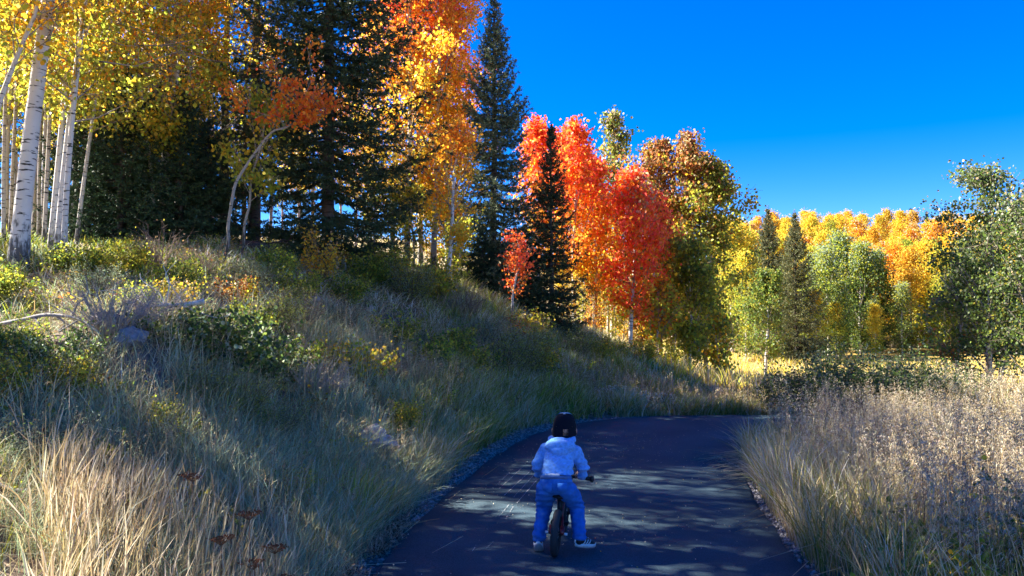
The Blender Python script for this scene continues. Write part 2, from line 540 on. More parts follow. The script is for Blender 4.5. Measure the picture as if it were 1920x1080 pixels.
def blades(acc, pos, h, w, lean, c0, c1, rng, seg=3, head=None):
    """grass blades: tapering ribbons that bend over"""
    n = len(pos)
    ph = rng.uniform(0, TAU, n)
    wd = np.c_[np.cos(ph), np.sin(ph), np.zeros(n)]
    ts = np.linspace(0, 1, seg + 1)
    V, C = [], []
    for t in ts:
        p = pos + np.c_[lean * (t ** 1.8), h * t - .25 * np.hypot(lean[:, 0], lean[:, 1]) * t ** 3]
        ww = (w * (1 - .35 * t) if head is None else w * head(t))[:, None] * .5
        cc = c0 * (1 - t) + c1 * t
        if t < 1:
            V += [p - wd * ww, p + wd * ww]; C += [cc, cc]
        else:
            V.append(p); C.append(cc)
    m = len(V)
    V = np.stack(V, 1); C = np.stack(C, 1)
    t_ = []
    for k_ in range(seg - 1):
        b = k_ * 2
        t_ += [[b, b + 1, b + 3], [b, b + 3, b + 2]]
    t_.append([(seg - 1) * 2, (seg - 1) * 2 + 1, m - 1])
    f = (np.arange(n)[:, None, None] * m + np.array(t_)[None]).reshape(-1, 3)
    acc.add(V.reshape(-1, 3), f, C.reshape(-1, 3))


PAL = {
    'yellow': [(.66, .46, .04), (.68, .43, .03), (.60, .46, .07)],
    'gold': [(.68, .36, .025), (.68, .41, .03), (.66, .30, .025)],
    'orange': [(.68, .25, .02), (.68, .30, .03), (.66, .19, .02)],
    'redorange': [(.70, .16, .03), (.70, .22, .035), (.68, .12, .03)],
    'red': [(.76, .10, .06), (.78, .14, .07), (.70, .08, .05), (.78, .22, .09)],
    'crimson': [(.38, .025, .018), (.46, .035, .02), (.50, .06, .03)],
    'rust': [(.30, .12, .035), (.34, .16, .05), (.26, .09, .03)],
    'lime': [(.38, .40, .04), (.44, .42, .045), (.30, .36, .04)],
    'olive': [(.21, .20, .03), (.26, .23, .034), (.16, .18, .028)],
    'green': [(.11, .17, .035), (.14, .19, .04), (.09, .14, .032)],
    'dark': [(.05, .075, .034), (.06, .09, .036), (.045, .065, .036)],
    'grey': [(.17, .20, .11), (.13, .16, .09), (.21, .22, .14)],
    'sage': [(.27, .33, .21), (.32, .38, .25), (.22, .28, .17)],
    'tan': [(.46, .35, .18), (.52, .40, .23), (.38, .28, .14)],
    'pale': [(.64, .56, .38), (.58, .49, .33), (.70, .61, .44)],
    'brown': [(.18, .11, .06), (.22, .14, .08), (.14, .09, .055)],
    'silver': [(.42, .42, .34), (.36, .37, .28)],
}


def pick(rng, names, n, jit=.12):
    """n colours from a weighted list of palettes: [('yellow', 3), 'green']"""
    P_, W_ = [], []
    for it in names:
        nm, w = (it, 1) if isinstance(it, str) else it
        for c_ in PAL[nm]:
            P_.append(c_); W_.append(w / len(PAL[nm]))
    P_ = np.array(P_); W_ = np.array(W_) / sum(W_)
    c_ = P_[rng.choice(len(P_), n, p=W_)]
    return c_ * rng.uniform(1 - jit, 1 + jit, (n, 1)) * rng.uniform(1 - jit * .4, 1 + jit * .4, (n, 3))


def aspen(seed, height, r0, lean=(0, 0), wob=.12, cs=.35, cr=1.2, leaves_n=6000, lsize=.055, bands=None, six=False,
          nlimb=34, sigma=.14, bark=None, path=None, offset=(0, 0), ang=(25, 60), prof=.75, sides=9, name="aspen", flat=1.0, tcol=(1, 1, 1)):
    """trunk mesh (with its limbs) and crown mesh. bands: list of (height fraction, palettes) from low to high"""
    rng = np.random.default_rng(seed)
    if path is None:
        t = np.linspace(0, 1, 15)
        pts = np.c_[lean[0] * t ** 1.3 + wob * np.sin(t * 5 + rng.uniform(0, 6)) * t, lean[1] * t ** 1.3 + wob * np.cos(t * 4 + rng.uniform(0, 6)) * t, height * t]
        pts[:, :2] -= pts[0, :2]
    else:
        pts = smooth_poly(np.array(path), 24); height = pts[:, 2].max()
    n = len(pts); t = np.linspace(0, 1, n)
    rad = r0 * (1 - t) ** .75 + .008
    rad[0] *= 1.25
    ta = Acc(); tube(ta, np.r_[[pts[0] - A(0, 0, .25)], pts], np.r_[rad[0] * 1.15, rad], sides, tcol)
    P0, P1, RR, TW = [], [], [], []
    lens = []
    for i in range(nlimb):
        f = cs + (1 - cs) * ((i + rng.uniform(0, 1)) / nlimb) * .98
        x = f * (n - 1); k_ = min(int(x), n - 2); b = pts[k_] * (1 - x + k_) + pts[k_ + 1] * (x - k_)
        g = (f - cs) / (1 - cs)
        L_ = cr * max(.12, math.sin(math.pi * min(1, g ** prof * .93 + .07)) ** .7) * rng.uniform(.5, 1.25)
        az = i * 2.39996 + rng.uniform(-.5, .5); el = math.radians(rng.uniform(*ang)) + g * .35
        d = A(math.cos(az) * math.cos(el), math.sin(az) * math.cos(el) * flat, math.sin(el))
        q_ = [b + d * L_ * u_ + A(0, 0, .22 * L_ * u_ * u_) + rng.normal(size=3) * .035 * L_ for u_ in (0, .35, .7, 1)]
        q_[0] = b
        rl = max(.006, rad[k_] * .42)
        tube(ta, q_, [rl, rl * .7, rl * .4, .004], 4, (.55, .5, .45), cap=False)
        for j in range(7):
            u_ = rng.uniform(.3, 1.0); y = u_ * 3; m_ = min(int(y), 2)
            s0 = q_[m_] * (1 - y + m_) + q_[m_ + 1] * (y - m_)
            td = d + rng.normal(size=3) * .75; td /= np.linalg.norm(td)
            s1 = s0 + td * L_ * rng.uniform(.18, .42)
            P0.append(s0); P1.append(s1); TW.append(g)
    P0, P1 = np.array(P0), np.array(P1)
    sticks(ta, P0, P1, .006, (.45, .38, .32))
    ca = Acc()
    m_ = len(P1)
    tw = rng.gamma(.6, 1.0, m_); ch = rng.choice(m_, leaves_n, p=tw / tw.sum())
    uu = rng.uniform(.2, 1.05, leaves_n)[:, None]
    cen = P0[ch] * (1 - uu) + P1[ch] * uu + rng.normal(size=(leaves_n, 3)) * sigma * A(1, 1, .8)
    cl_noise = rng.normal(size=m_)[ch] * .13 + rng.normal(size=leaves_n) * .07
    hf = cen[:, 2] / height + cl_noise
    colr = np.zeros((leaves_n, 3))
    bands = bands or [(0, ['yellow'])]
    for bi, (lo, pal) in enumerate(bands):
        hi = bands[bi + 1][0] if bi + 1 < len(bands) else 9
        mk = (hf >= (lo if bi else -9)) & (hf < hi)
        colr[mk] = pick(rng, pal, int(mk.sum()))
    leaves(ca, cen, lsize * rng.uniform(.7, 1.25, leaves_n), colr, rng, six, upright=.35)
    return ta.mesh(name + "_trunk", bark or M_BARK, True), ca.mesh(name + "_crown", M_LEAF if lsize < .13 else M_HILL_LEAF)


def put_tree(nm, label, cat, group, loc, meshes, rz=0.0, scale=1.0, crown="crown"):
    t = thing(nm, label, cat, loc, rz, group, scale)
    link("trunk", meshes[0], t)
    link(crown, meshes[1], t, kind="stuff")
    return t


def conifer(seed, height, radius, r0=.12, cs=.05, whorl=.26, per=6, step=.035, nlen=.05, nw=.014, tint=(1, 1, 1), pal='dark', sparse=1.0, power=.8, tipup=.25, ntw=15, name="spruce", lower=None):
    rng = np.random.default_rng(seed)
    ta, ca = Acc(), Acc()
    z = np.linspace(-.25, height, 14)
    tube(ta, np.c_[rng.normal(size=14) * .01, rng.normal(size=14) * .01, z], r0 * (1 - np.clip(z / height, 0, 1)) ** .8 + .006, 9)
    S0, S1 = [], []
    zc = height * cs
    while zc < height * .985:
        g = (zc - height * cs) / (height * (1 - cs))
        nb = max(3, int(round(per * (1 - .4 * g) * rng.uniform(.75, 1.2))))
        a0 = rng.uniform(0, TAU)
        for b in range(nb):
            if rng.random() > sparse: continue
            L_ = radius * (1 - g) ** power * rng.uniform(.62, 1.18) + .05
            if lower is not None: L_ *= lower(g)
            az = a0 + b * TAU / nb + rng.uniform(-.3, .3)
            el = math.radians(-18 + 62 * g ** 1.1 + rng.uniform(-8, 8))
            hd = A(math.cos(az), math.sin(az), 0)
            zz = zc + rng.uniform(-.1, .1)
            us = np.linspace(0, 1, 7)
            sp = A(0, 0, zz) + hd * (L_ * us * math.cos(el))[:, None] + A(0, 0, 1) * (L_ * (us * math.sin(el) + tipup * us ** 2.5 - .12 * np.sin(us * 3.1)))[:, None]
            tube(ta, sp[::2], [.012 + .012 * L_, .009, .006, .003], 3, (.8, .7, .6), cap=False)
            S0 += list(sp[1:-1]); S1 += list(sp[2:])
            side = np.cross(hd, A(0, 0, 1))
            k_n = max(3, int(ntw * min(1, L_ / .8)))
            for k_ in range(k_n):
                u_ = .12 + .86 * (k_ + rng.uniform(0, 1)) / k_n
                y = u_ * 6; m_ = min(int(y), 5)
                p0 = sp[m_] * (1 - y + m_) + sp[m_ + 1] * (y - m_)
                sg = 1 if k_ % 2 else -1
                dd = hd * rng.uniform(.5, .9) + side * sg * rng.uniform(.6, 1.0) + A(0, 0, rng.uniform(-.35, .15))
                dd /= np.linalg.norm(dd)
                p1 = p0 + dd * L_ * .42 * (1.05 - u_ * .75) * rng.uniform(.6, 1.2)
                S0.append(p0); S1.append(p1)
        zc += whorl * (1 - .55 * g) * rng.uniform(.7, 1.3)
    S0, S1 = np.array(S0), np.array(S1)
    S0 = np.r_[S0, [A(0, 0, height * .96)]]; S1 = np.r_[S1, [A(0, 0, height * 1.02)]]
    ln = np.linalg.norm(S1 - S0, axis=1)
    cnt = np.maximum(1, np.round(ln / step)).astype(int)
    rep = np.repeat(np.arange(len(S0)), cnt)
    u_ = rng.uniform(0, 1, len(rep))[:, None]
    base = S0[rep] * (1 - u_) + S1[rep] * u_
    d = (S1 - S0)[rep]; d /= np.maximum(np.linalg.norm(d, axis=1)[:, None], 1e-6)
    N = 4
    rep2 = np.repeat(np.arange(len(base)), N)
    base, d = base[rep2], d[rep2]
    u, v = frames(d)
    th = rng.uniform(0, TAU, len(base))[:, None]
    out = np.cos(th) * u + np.sin(th) * v
    tip = base + (d * .75 + out * .75) * nlen * rng.uniform(.7, 1.3, (len(base), 1))
    wv = np.cross(tip - base, rng.normal(size=base.shape)); wv /= np.maximum(np.linalg.norm(wv, axis=1)[:, None], 1e-6)
    vs = np.stack([base - wv * nw * .5, base + wv * nw * .5, tip], 1)
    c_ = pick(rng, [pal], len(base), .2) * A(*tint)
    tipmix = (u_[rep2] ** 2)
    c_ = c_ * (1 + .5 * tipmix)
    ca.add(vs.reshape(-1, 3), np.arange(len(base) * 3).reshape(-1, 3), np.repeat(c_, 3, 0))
    return ta.mesh(name + "_trunk", M_CBARK, True), ca.mesh(name + "_crown", M_NEEDLE)


def shrub(seed, h=.6, r=.4, stems=14, leaf_n=1400, lsize=.035, pal=('green',), six=False, sig=.05, narrow=1.0, name="shrub", aspect=1.0, bare=.25, stemcol=(.16, .11, .07), up=.2):
    rng = np.random.default_rng(seed)
    sa, la = Acc(), Acc()
    P0, P1, T0 = [], [], []
    for i in range(stems):
        az = rng.uniform(0, TAU); rr = r * math.sqrt(rng.uniform(0.02, 1)) * narrow; hh = h * rng.uniform(.55, 1.1) * (1 - .35 * (rr / r) ** 2)
        b = A(math.cos(az) * rr * .25, math.sin(az) * rr * .25, -.04)
        e = A(math.cos(az) * rr, math.sin(az) * rr, hh)
        q_ = [b + (e - b) * u_ + A(math.cos(az), math.sin(az), 0) * .18 * r * (u_ * u_ - u_) + rng.normal(size=3) * .02 * h for u_ in (0, .33, .66, 1)]
        tube(sa, q_, [.007 * h + .003, .005 * h + .002, .003, .0015], 4, stemcol, cap=False)
        for j in range(7):
            u_ = rng.uniform(bare, 1); y = u_ * 3; m_ = min(int(y), 2)
            p0 = q_[m_] * (1 - y + m_) + q_[m_ + 1] * (y - m_)
            p1 = p0 + (rng.normal(size=3) * .6 + A(math.cos(az), math.sin(az), .6)) * h * .16
            P0.append(p0); P1.append(p1)
    P0, P1 = np.array(P0), np.array(P1)
    sticks(sa, P0, P1, .0025, stemcol)
    if leaf_n:
        ch = rng.choice(len(P0), leaf_n); u_ = rng.uniform(0, 1.1, leaf_n)[:, None]
        cen = P0[ch] * (1 - u_) + P1[ch] * u_ + rng.normal(size=(leaf_n, 3)) * sig
        cen[:, 2] = np.abs(cen[:, 2])
        leaves(la, cen, lsize * rng.uniform(.6, 1.3, leaf_n), pick(rng, list(pal), leaf_n, .2), rng, six, upright=up, aspect=aspect)
        return sa.mesh(name + "_stem", M_TWIG), la.mesh(name + "_foliage", M_LEAF)
    return sa.mesh(name + "_stem", M_TWIG), None


def put_shrub(nm, label, cat, group, loc, meshes, rz=0.0, scale=1.0):
    t = thing(nm, label, cat, loc, rz, group, scale)
    link("stem", meshes[0], t, kind="stuff")
    if meshes[1] is not None:
        link("foliage", meshes[1], t, kind="stuff")
    return t
# ------------------------------------------------------------------ trees of the left bank
ASP = "aspens along the bank above the path"
YG = [(0, [('lime', 3), ('yellow', 1), ('olive', 2)]), (.40, [('yellow', 2), ('lime', 2), 'olive']), (.6, [('gold', 2), ('yellow', 2), 'lime', ('orange', .6)])]

# the stout white aspen at the left
put_tree("aspen_tree", "stout white aspen trunk leaning right with a dark scarred foot, thickest trunk at the left", "aspen tree", ASP, GP(32, 8.5),
         aspen(11, 7.6, .086, lean=(.72, .2), wob=.05, cs=.30, cr=1.7, leaves_n=5200, lsize=.048, six=True, nlimb=34, bands=[(0, [('yellow', 2), ('lime', 2), 'gold']), (.38, [('gold', 3), ('orange', 1), ('yellow', 2)])], bark=M_BARK_WHITE, sides=14))
for px, d, h, r, ln, sd, lab in [
        (92, 9.8, 6.6, .030, (.42, .2), 12, "slim pale aspen, first trunk of the tight clump right of the stout white aspen"),
        (106, 9.4, 7.0, .034, (.55, .1), 13, "pale aspen leaning right in the middle of the tight clump by the stout white aspen"),
        (117, 9.1, 6.2, .027, (.46, -.1), 14, "white-footed aspen at the right edge of the tight clump by the stout white aspen")]:
    put_tree("aspen_tree", lab, "aspen tree", ASP, GP(px, d),
             aspen(sd, h, r, lean=ln, wob=.07, cs=.26, cr=1.55, leaves_n=6600, lsize=.048, six=True, nlimb=44, ang=(-15, 45),
                   bands=[(0, [('lime', 4), ('yellow', 1.5), ('olive', 3), ('orange', .3)]), (.46, [('yellow', 2), ('gold', 1.5), ('lime', 3), ('orange', .6)]), (.68, [('gold', 3), ('orange', 2), 'lime'])], bark=M_BARK_WHITE))
put_tree("aspen_tree", "bent thin aspen sweeping across in front of the stout white trunk", "aspen tree", ASP, GP(-38, 8.0),
         aspen(15, 6, .024, path=[(0, 0, 0), (.02, 0, .9), (.12, 0, 1.7), (.30, .02, 2.3), (.50, .04, 2.9), (.55, .05, 3.6), (.55, .1, 4.8)], cs=.45, cr=1.0, leaves_n=1600, lsize=.058, six=True, nlimb=18,
               bands=[(0, [('yellow', 2), 'lime', 'gold'])], bark=M_BARK_WHITE))
put_tree("aspen_tree", "straight pale aspen rising behind the dark fir thicket with yellow-green leaves", "aspen tree", ASP, GP(300, 13),
         aspen(16, 7.6, .085, lean=(.55, 0), wob=.05, cs=.19, cr=1.9, leaves_n=9500, lsize=.054, six=True, nlimb=50, ang=(-5, 45),
               bands=[(0, [('yellow', 2), ('lime', 4), ('olive', 2)]), (.40, [('yellow', 2), ('orange', .7), 'gold', ('lime', 3)]), (.62, [('gold', 3), ('orange', 2), 'lime'])], bark=M_BARK_WHITE))
put_tree("aspen_tree", "thin leaning stem crossing the straight pale aspen behind the firs", "aspen tree", ASP, GP(268, 12.4),
         aspen(17, 5.5, .04, path=[(0, 0, 0), (.08, 0, .6), (.32, 0, 1.4), (.42, .05, 2.4), (.5, .1, 3.6), (.55, .1, 5)], cs=.42, cr=1.1, leaves_n=2600, lsize=.06, six=True, nlimb=22, ang=(-10, 40),
               bands=[(0, [('lime', 3), ('yellow', 3), 'olive'])], bark=M_BARK_WHITE))
for px, d, sd, rz_, lab in [(140, 11.2, 24, .9, "slender aspen leaning right over the fir thicket from the clump of pale trunks"), (290, 12.2, 25, -.75, "slender aspen leaning left beside the straight pale aspen, leaves over the firs"), (322, 12.6, 26, .6, "slender aspen leaning right beside the straight pale aspen")]:
    put_tree("aspen_tree", lab, "aspen tree", ASP, GP(px, d), aspen(sd, 5.6, .022, lean=(rz_, 0), wob=.06, cs=.30, cr=1.5, leaves_n=6000, lsize=.048, six=True, nlimb=34, ang=(-20, 35),
             bands=[(0, [('lime', 4), ('yellow', 2), ('olive', 2)]), (.55, [('yellow', 2), ('lime', 1), ('gold', 2), ('orange', .6)])]))
slim = aspen(27, 6.2, .026, tcol=(.8, .77, .72), wob=.1, cs=.42, cr=.9, leaves_n=1900, lsize=.06, six=True, nlimb=24, bands=[(0, [('yellow', 1), ('lime', 3), ('olive', 1.5)])], bark=M_BARK_WHITE)
for i, (px, d) in enumerate([(4, 10.6), (16, 12.5), (46, 11.8), (60, 13.6), (70, 12.2), (80, 11.0), (132, 13.0), (-20, 11.4), (150, 14.5)]):
    put_tree("aspen_tree", "slim pale trunk in the crowd of thin aspens behind the stout white aspen", "aspen tree", "thin aspens behind the stout white aspen", GP(px, d), slim, rz=i * 1.7, scale=.85 + .07 * (i % 4))
# curved saplings
put_tree("sapling", "curved bare-stemmed sapling bending right under a spray of orange-red leaves", "sapling", "saplings at the brow of the bank", GP(413, 10),
         aspen(18, 2.2, .0155, tcol=(.62, .58, .52), path=[(0, 0, 0), (.09, 0, .30), (.08, .02, .55), (.13, 0, .85), (.17, .02, 1.1), (.30, .05, 1.35), (.40, .05, 1.5), (.62, .05, 1.78), (.80, .05, 1.84), (1.05, .1, 2.0), (1.25, .1, 2.02)], cs=.74, cr=.78, leaves_n=1250, lsize=.048, six=True, nlimb=14, sigma=.07, ang=(5, 45), flat=.5,
               bands=[(0, [('orange', 4), ('gold', 1), ('redorange', 2)]), (.93, [('redorange', 1), ('orange', 2)])]))
put_tree("sapling", "short crooked sapling with yellow-green leaves right of the curved sapling", "sapling", "saplings at the brow of the bank", GP(447, 11),
         aspen(19, 2.2, .014, tcol=(.6, .56, .5), path=[(0, 0, 0), (.06, 0, .22), (.07, 0, .5), (.14, 0, .8), (.16, .02, 1.2), (.30, 0, 1.7), (.36, .05, 2.3)], cs=.5, cr=.8, leaves_n=1300, lsize=.055, six=True, nlimb=14, sigma=.1,
               bands=[(0, [('olive', 2), ('lime', 3), 'yellow'])]))

# yellow to red aspens between the two spruces
GB = [(0, [('lime', 2), ('yellow', 3)]), (.28, [('yellow', 3), ('gold', 2)]), (.5, [('gold', 3), ('orange', 2)]), (.72, [('orange', 3), ('redorange', 2)]), (.84, [('redorange', 2), ('red', 3)])]
GB2 = [(0, [('yellow', 2), ('lime', 1)]), (.2, [('yellow', 2), ('gold', 3)]), (.62, [('gold', 3), ('orange', 2)]), (.8, [('orange', 2), ('redorange', 3), 'gold'])]
for px, d, h, r, ln, cs, cr, n, sd, B, lab in [
        (735, 18.5, 8.6, .055, (.1, 0), .16, 1.15, 8000, 31, GB, "yellow aspen right beside the big dark spruce, reddening at the top"),
        (762, 17.6, 9.6, .06, (.15, .1), .22, 1.2, 8000, 32, GB, "tall aspen turning from yellow foot to red top, second from the big spruce"),
        (788, 19.0, 9.4, .06, (-.1, 0), .24, 1.25, 8500, 33, GB, "tall aspen with the deepest red top in the yellow group between two spruces"),
        (812, 17.8, 8.9, .065, (.2, 0), .25, 1.15, 8000, 34, GB2, "golden aspen with forked dark trunk in the group left of the pointed spruce"),
        (838, 18.6, 7.5, .055, (.1, -.1), .2, 1.15, 9000, 35, GB2, "orange-topped golden aspen nearest the pointed spruce's left side")]:
    put_tree("aspen_tree", lab, "aspen tree", ASP, GP(px, d), aspen(sd, h, r, lean=ln, cs=cs * .55, cr=cr * 1.25, leaves_n=int(n * 1.15), lsize=.08, nlimb=46, bands=B))
put_tree("aspen_tree", "small golden aspen on a leaning white stem in front of the yellow group", "aspen tree", ASP, GP(836, 14),
         aspen(36, 3.1, .035, lean=(.35, 0), cs=.2, cr=.72, leaves_n=3400, lsize=.055, nlimb=26, sigma=.1, bands=[(0, [('yellow', 3), ('gold', 2), 'lime']), (.7, [('gold', 2), ('orange', 2)])], bark=M_BARK_WHITE))
put_tree("sapling", "small red-leaved sapling standing before the foot of the pointed spruce", "sapling", "saplings at the brow of the bank", GP(962, 14.8),
         aspen(37, 1.6, .02, lean=(.05, 0), cs=.3, cr=.48, leaves_n=900, lsize=.055, nlimb=16, sigma=.07, bands=[(0, [('redorange', 3), ('orange', 2)]), (.6, [('redorange', 2), ('red', 1)])]))

# aspens down the slope: orange, red, rust and green
OB = [(0, [('lime', 1), ('yellow', 2), ('gold', 1)]), (.28, [('gold', 3), ('orange', 3), 'olive']), (.58, [('orange', 3.5), ('redorange', 1.6), ('gold', 1.4)]), (.8, [('redorange', 3), ('red', 1)])]
RB = [(0, [('lime', 1), ('yellow', 1)]), (.16, [('orange', 2), ('yellow', 1)]), (.26, [('redorange', 2), ('red', 2), 'olive', 'gold']), (.5, [('red', 3), ('redorange', 2.5), ('orange', 1.2), ('gold', .4)]), (.85, [('red', 2), ('orange', 1.5), 'tan'])]
MB = [(0, [('green', 1), ('olive', 3), ('lime', 1)]), (.35, [('olive', 4), ('yellow', 1), ('lime', .6)]), (.6, [('olive', 3), ('rust', 2), 'gold']), (.8, [('rust', 3), ('tan', 1), 'olive'])]
VB = [(0, [('green', 3), ('olive', 2)]), (.5, [('green', 2), ('olive', 3)]), (.8, [('olive', 2), ('tan', 1), ('green', 1)])]
for px, d, h, r, ln, cs, cr, n, sd, B, lab in [
        (1006, 20.0, 4.9, .05, (.1, 0), .15, .95, 7500, 41, OB, "orange aspen half hidden behind the pointed spruce and the small spruce"),
        (1050, 22.5, 5.5, .05, (0, 0), .15, .9, 7000, 42, OB, "orange aspen just right of the small spruce"),
        (1078, 21.0, 5.6, .05, (-.05, 0), .17, 1.0, 10000, 43, OB, "tall orange-red aspen with a pointed red top right of the small spruce"),
        (1115, 22.0, 4.9, .05, (.05, 0), .16, .95, 8000, 44, [(0, [('olive', 2), 'gold']), (.2, [('gold', 3), ('orange', 3), ('lime', .5)]), (.65, [('redorange', 2), ('orange', 2), ('red', 1)])], "shorter red-orange aspen left of the scarlet aspen"),
        (1148, 25.0, 7.6, .05, (0, 0), .2, .8, 5000, 45, VB, "green-topped aspen peeping over the scarlet aspen from behind"),
        (1182, 19.8, 4.55, .05, (.1, -.1), .14, 1.0, 10500, 46, RB, "scarlet aspen, the brightest red tree of the row"),
        (1222, 20.6, 4.5, .045, (.05, 0), .12, .8, 7000, 47, [(0, [('lime', 2), 'gold']), (.2, [('orange', 2), ('gold', 2), ('red', 1)]), (.6, [('red', 2), ('orange', 1), 'rust'])], "low red aspen tucked against the right side of the scarlet aspen"),
        (1238, 23.5, 6.7, .06, (0, 0), .12, 1.25, 10000, 48, MB, "tall rust and olive aspen with a pale rusty top behind the scarlet aspen"),
        (1285, 23.0, 6.9, .06, (.1, 0), .08, 1.35, 11500, 49, MB, "broad olive aspen with a rusty crown top, right of the scarlet aspen"),
        (1322, 22.6, 6.3, .06, (.25, 0), .06, 1.25, 11500, 50, [(0, [('green', 1), ('olive', 3), ('lime', 2)]), (.75, [('olive', 3), ('rust', 1), ('lime', 1)])], "dark green aspen at the right end of the coloured row"),
        (1292, 21.0, 3.4, .035, (0, 0), .1, 1.0, 6500, 51, [(0, [('olive', 3), ('green', 1), ('lime', 2)])], "low green aspen filling the foot of the broad olive aspen"),
        (1232, 20.2, 2.0, .025, (.1, 0), .15, .7, 2600, 52, [(0, [('gold', 1), ('lime', 3), 'rust'])], "small lime and rust sapling below the scarlet aspen"),
        (1345, 22.0, 1.9, .025, (0, 0), .12, .6, 1700, 53, [(0, [('lime', 2), ('gold', 1), 'green'])], "low green and orange sapling at the edge of the sunny meadow")]:
    full = .9 if 'olive' in lab or 'green' in lab else .62
    put_tree("aspen_tree", lab, "aspen tree", ASP, GP(px, d), aspen(sd, h, r, lean=ln, cs=cs * (1.4 if full < .7 else 1), cr=cr * (1.06 if full < .7 else 1.22), leaves_n=int(n * full), lsize=.10, nlimb=42 if full < 1 else 60, bands=B, bark=M_BARK_WHITE))
US = "saplings under the coloured aspens"
und = {k_: aspen(55 + i, 2.0, .018, cs=.08, cr=.62, leaves_n=1700, lsize=.065, nlimb=22, sigma=.1, bands=b, bark=M_BARK_WHITE) for i, (k_, b) in enumerate({
    'lime': [(0, [('lime', 3), ('olive', 1), ('yellow', 1)])], 'yellow': [(0, [('yellow', 3), ('gold', 1), 'lime'])], 'rusty': [(0, [('rust', 2), ('orange', 1), ('olive', 1)])], 'green': [(0, [('green', 3), ('olive', 2)])]}.items())}
for i, (px, d, kk, s_, lab) in enumerate([
        (700, 16.5, 'green', 1.0, "green sapling between the big spruce and the yellow aspens"), (738, 17, 'green', .8, "green sapling at the foot of the first yellow aspen"), (775, 16.4, 'lime', .9, "lime sapling before the dark trunks of the golden group"),
        (812, 19.5, 'yellow', 1.1, "yellow sapling behind the forked golden aspen's foot"), (862, 15.5, 'lime', .7, "lime sapling right of the small golden aspen's stem"),
        (1062, 20.2, 'yellow', .9, "yellow sapling right of the small spruce's foot"), (1090, 22.8, 'lime', 1.0, "lime sapling behind the orange-red aspen's foot"), (1112, 21.0, 'rusty', .7, "rusty sapling at the foot of the shorter red-orange aspen"),
        (1128, 23.6, 'yellow', 1.0, "yellow sapling seen between white trunks left of the scarlet aspen"), (1152, 21.4, 'lime', .75, "lime sapling hard by the scarlet aspen's left trunk"), (1170, 23.8, 'yellow', .95, "yellow sapling behind the scarlet aspen's foot"),
        (1200, 21.6, 'rusty', .8, "rusty sapling right of the scarlet aspen's foot"), (1215, 23.0, 'lime', .95, "lime sapling behind the low red aspen"), (1262, 20.6, 'lime', .7, "lime sapling where the bank runs out below the olive aspens"), (1310, 21.4, 'green', .75, "green sapling at the foot of the dark green aspen")]):
    put_tree("sapling", lab, "sapling", US, GP(px, d), und[kk], rz=i * 1.9, scale=s_)
# slim white trunks that carry foliage of the row further back
thin = [aspen(60 + i, 6.0, .04, cs=.35, cr=.8, leaves_n=2600, lsize=.09, nlimb=26, bark=M_BARK_WHITE, bands=b) for i, b in enumerate([OB, [(0, [('yellow', 2), ('gold', 2), ('lime', 1)])], [(0, [('olive', 2), ('yellow', 1)])]])]
for i, (px, d, kk, sc_, lab) in enumerate([
        (1097, 24.5, 0, .95, "slim white trunk behind the foot of the orange-red aspen"), (1118, 25.5, 1, .8, "slim white trunk with yellow leaves left of the scarlet aspen's trunks"),
        (1140, 23.0, 1, .75, "straight white trunk with low yellow leaves beside the scarlet aspen"), (1160, 24, 0, .8, "slim white trunk close behind the scarlet aspen"),
        (1203, 24.2, 1, .8, "white trunk seen low between scarlet aspen and olive aspen"), (1262, 25.5, 2, .9, "pale trunk deep inside the olive aspens' shade")]):
    put_tree("aspen_tree", lab, "aspen tree", ASP, GP(px, d), thin[kk], rz=i * 1.3, scale=sc_)

# spruces
SP = "spruces along the bank"
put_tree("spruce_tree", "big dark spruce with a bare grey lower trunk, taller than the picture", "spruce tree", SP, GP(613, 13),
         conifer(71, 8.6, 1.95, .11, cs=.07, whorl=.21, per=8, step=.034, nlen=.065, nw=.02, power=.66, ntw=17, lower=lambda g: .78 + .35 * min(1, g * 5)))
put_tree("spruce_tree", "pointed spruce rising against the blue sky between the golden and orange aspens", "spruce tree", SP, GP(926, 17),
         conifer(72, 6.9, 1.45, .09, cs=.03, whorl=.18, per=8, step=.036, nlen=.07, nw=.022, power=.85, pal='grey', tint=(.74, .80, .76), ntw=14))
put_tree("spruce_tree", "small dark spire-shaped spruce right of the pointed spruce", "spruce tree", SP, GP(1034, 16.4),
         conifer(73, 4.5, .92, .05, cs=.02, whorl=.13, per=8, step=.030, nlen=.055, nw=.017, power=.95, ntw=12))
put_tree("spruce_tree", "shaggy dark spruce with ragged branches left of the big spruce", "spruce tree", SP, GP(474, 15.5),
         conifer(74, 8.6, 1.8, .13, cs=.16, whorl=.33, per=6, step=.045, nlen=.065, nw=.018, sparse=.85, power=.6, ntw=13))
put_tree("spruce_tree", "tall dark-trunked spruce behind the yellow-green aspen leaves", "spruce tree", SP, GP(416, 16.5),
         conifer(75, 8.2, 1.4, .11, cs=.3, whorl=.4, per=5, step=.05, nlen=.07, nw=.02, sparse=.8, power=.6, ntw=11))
fir = [conifer(76 + i, 3.0, 1.05, .05, cs=.0, whorl=.15, per=8, step=.036, nlen=.06, nw=.018, power=.55, ntw=13, tint=(.85, 1.0, 1.05)) for i in range(2)]
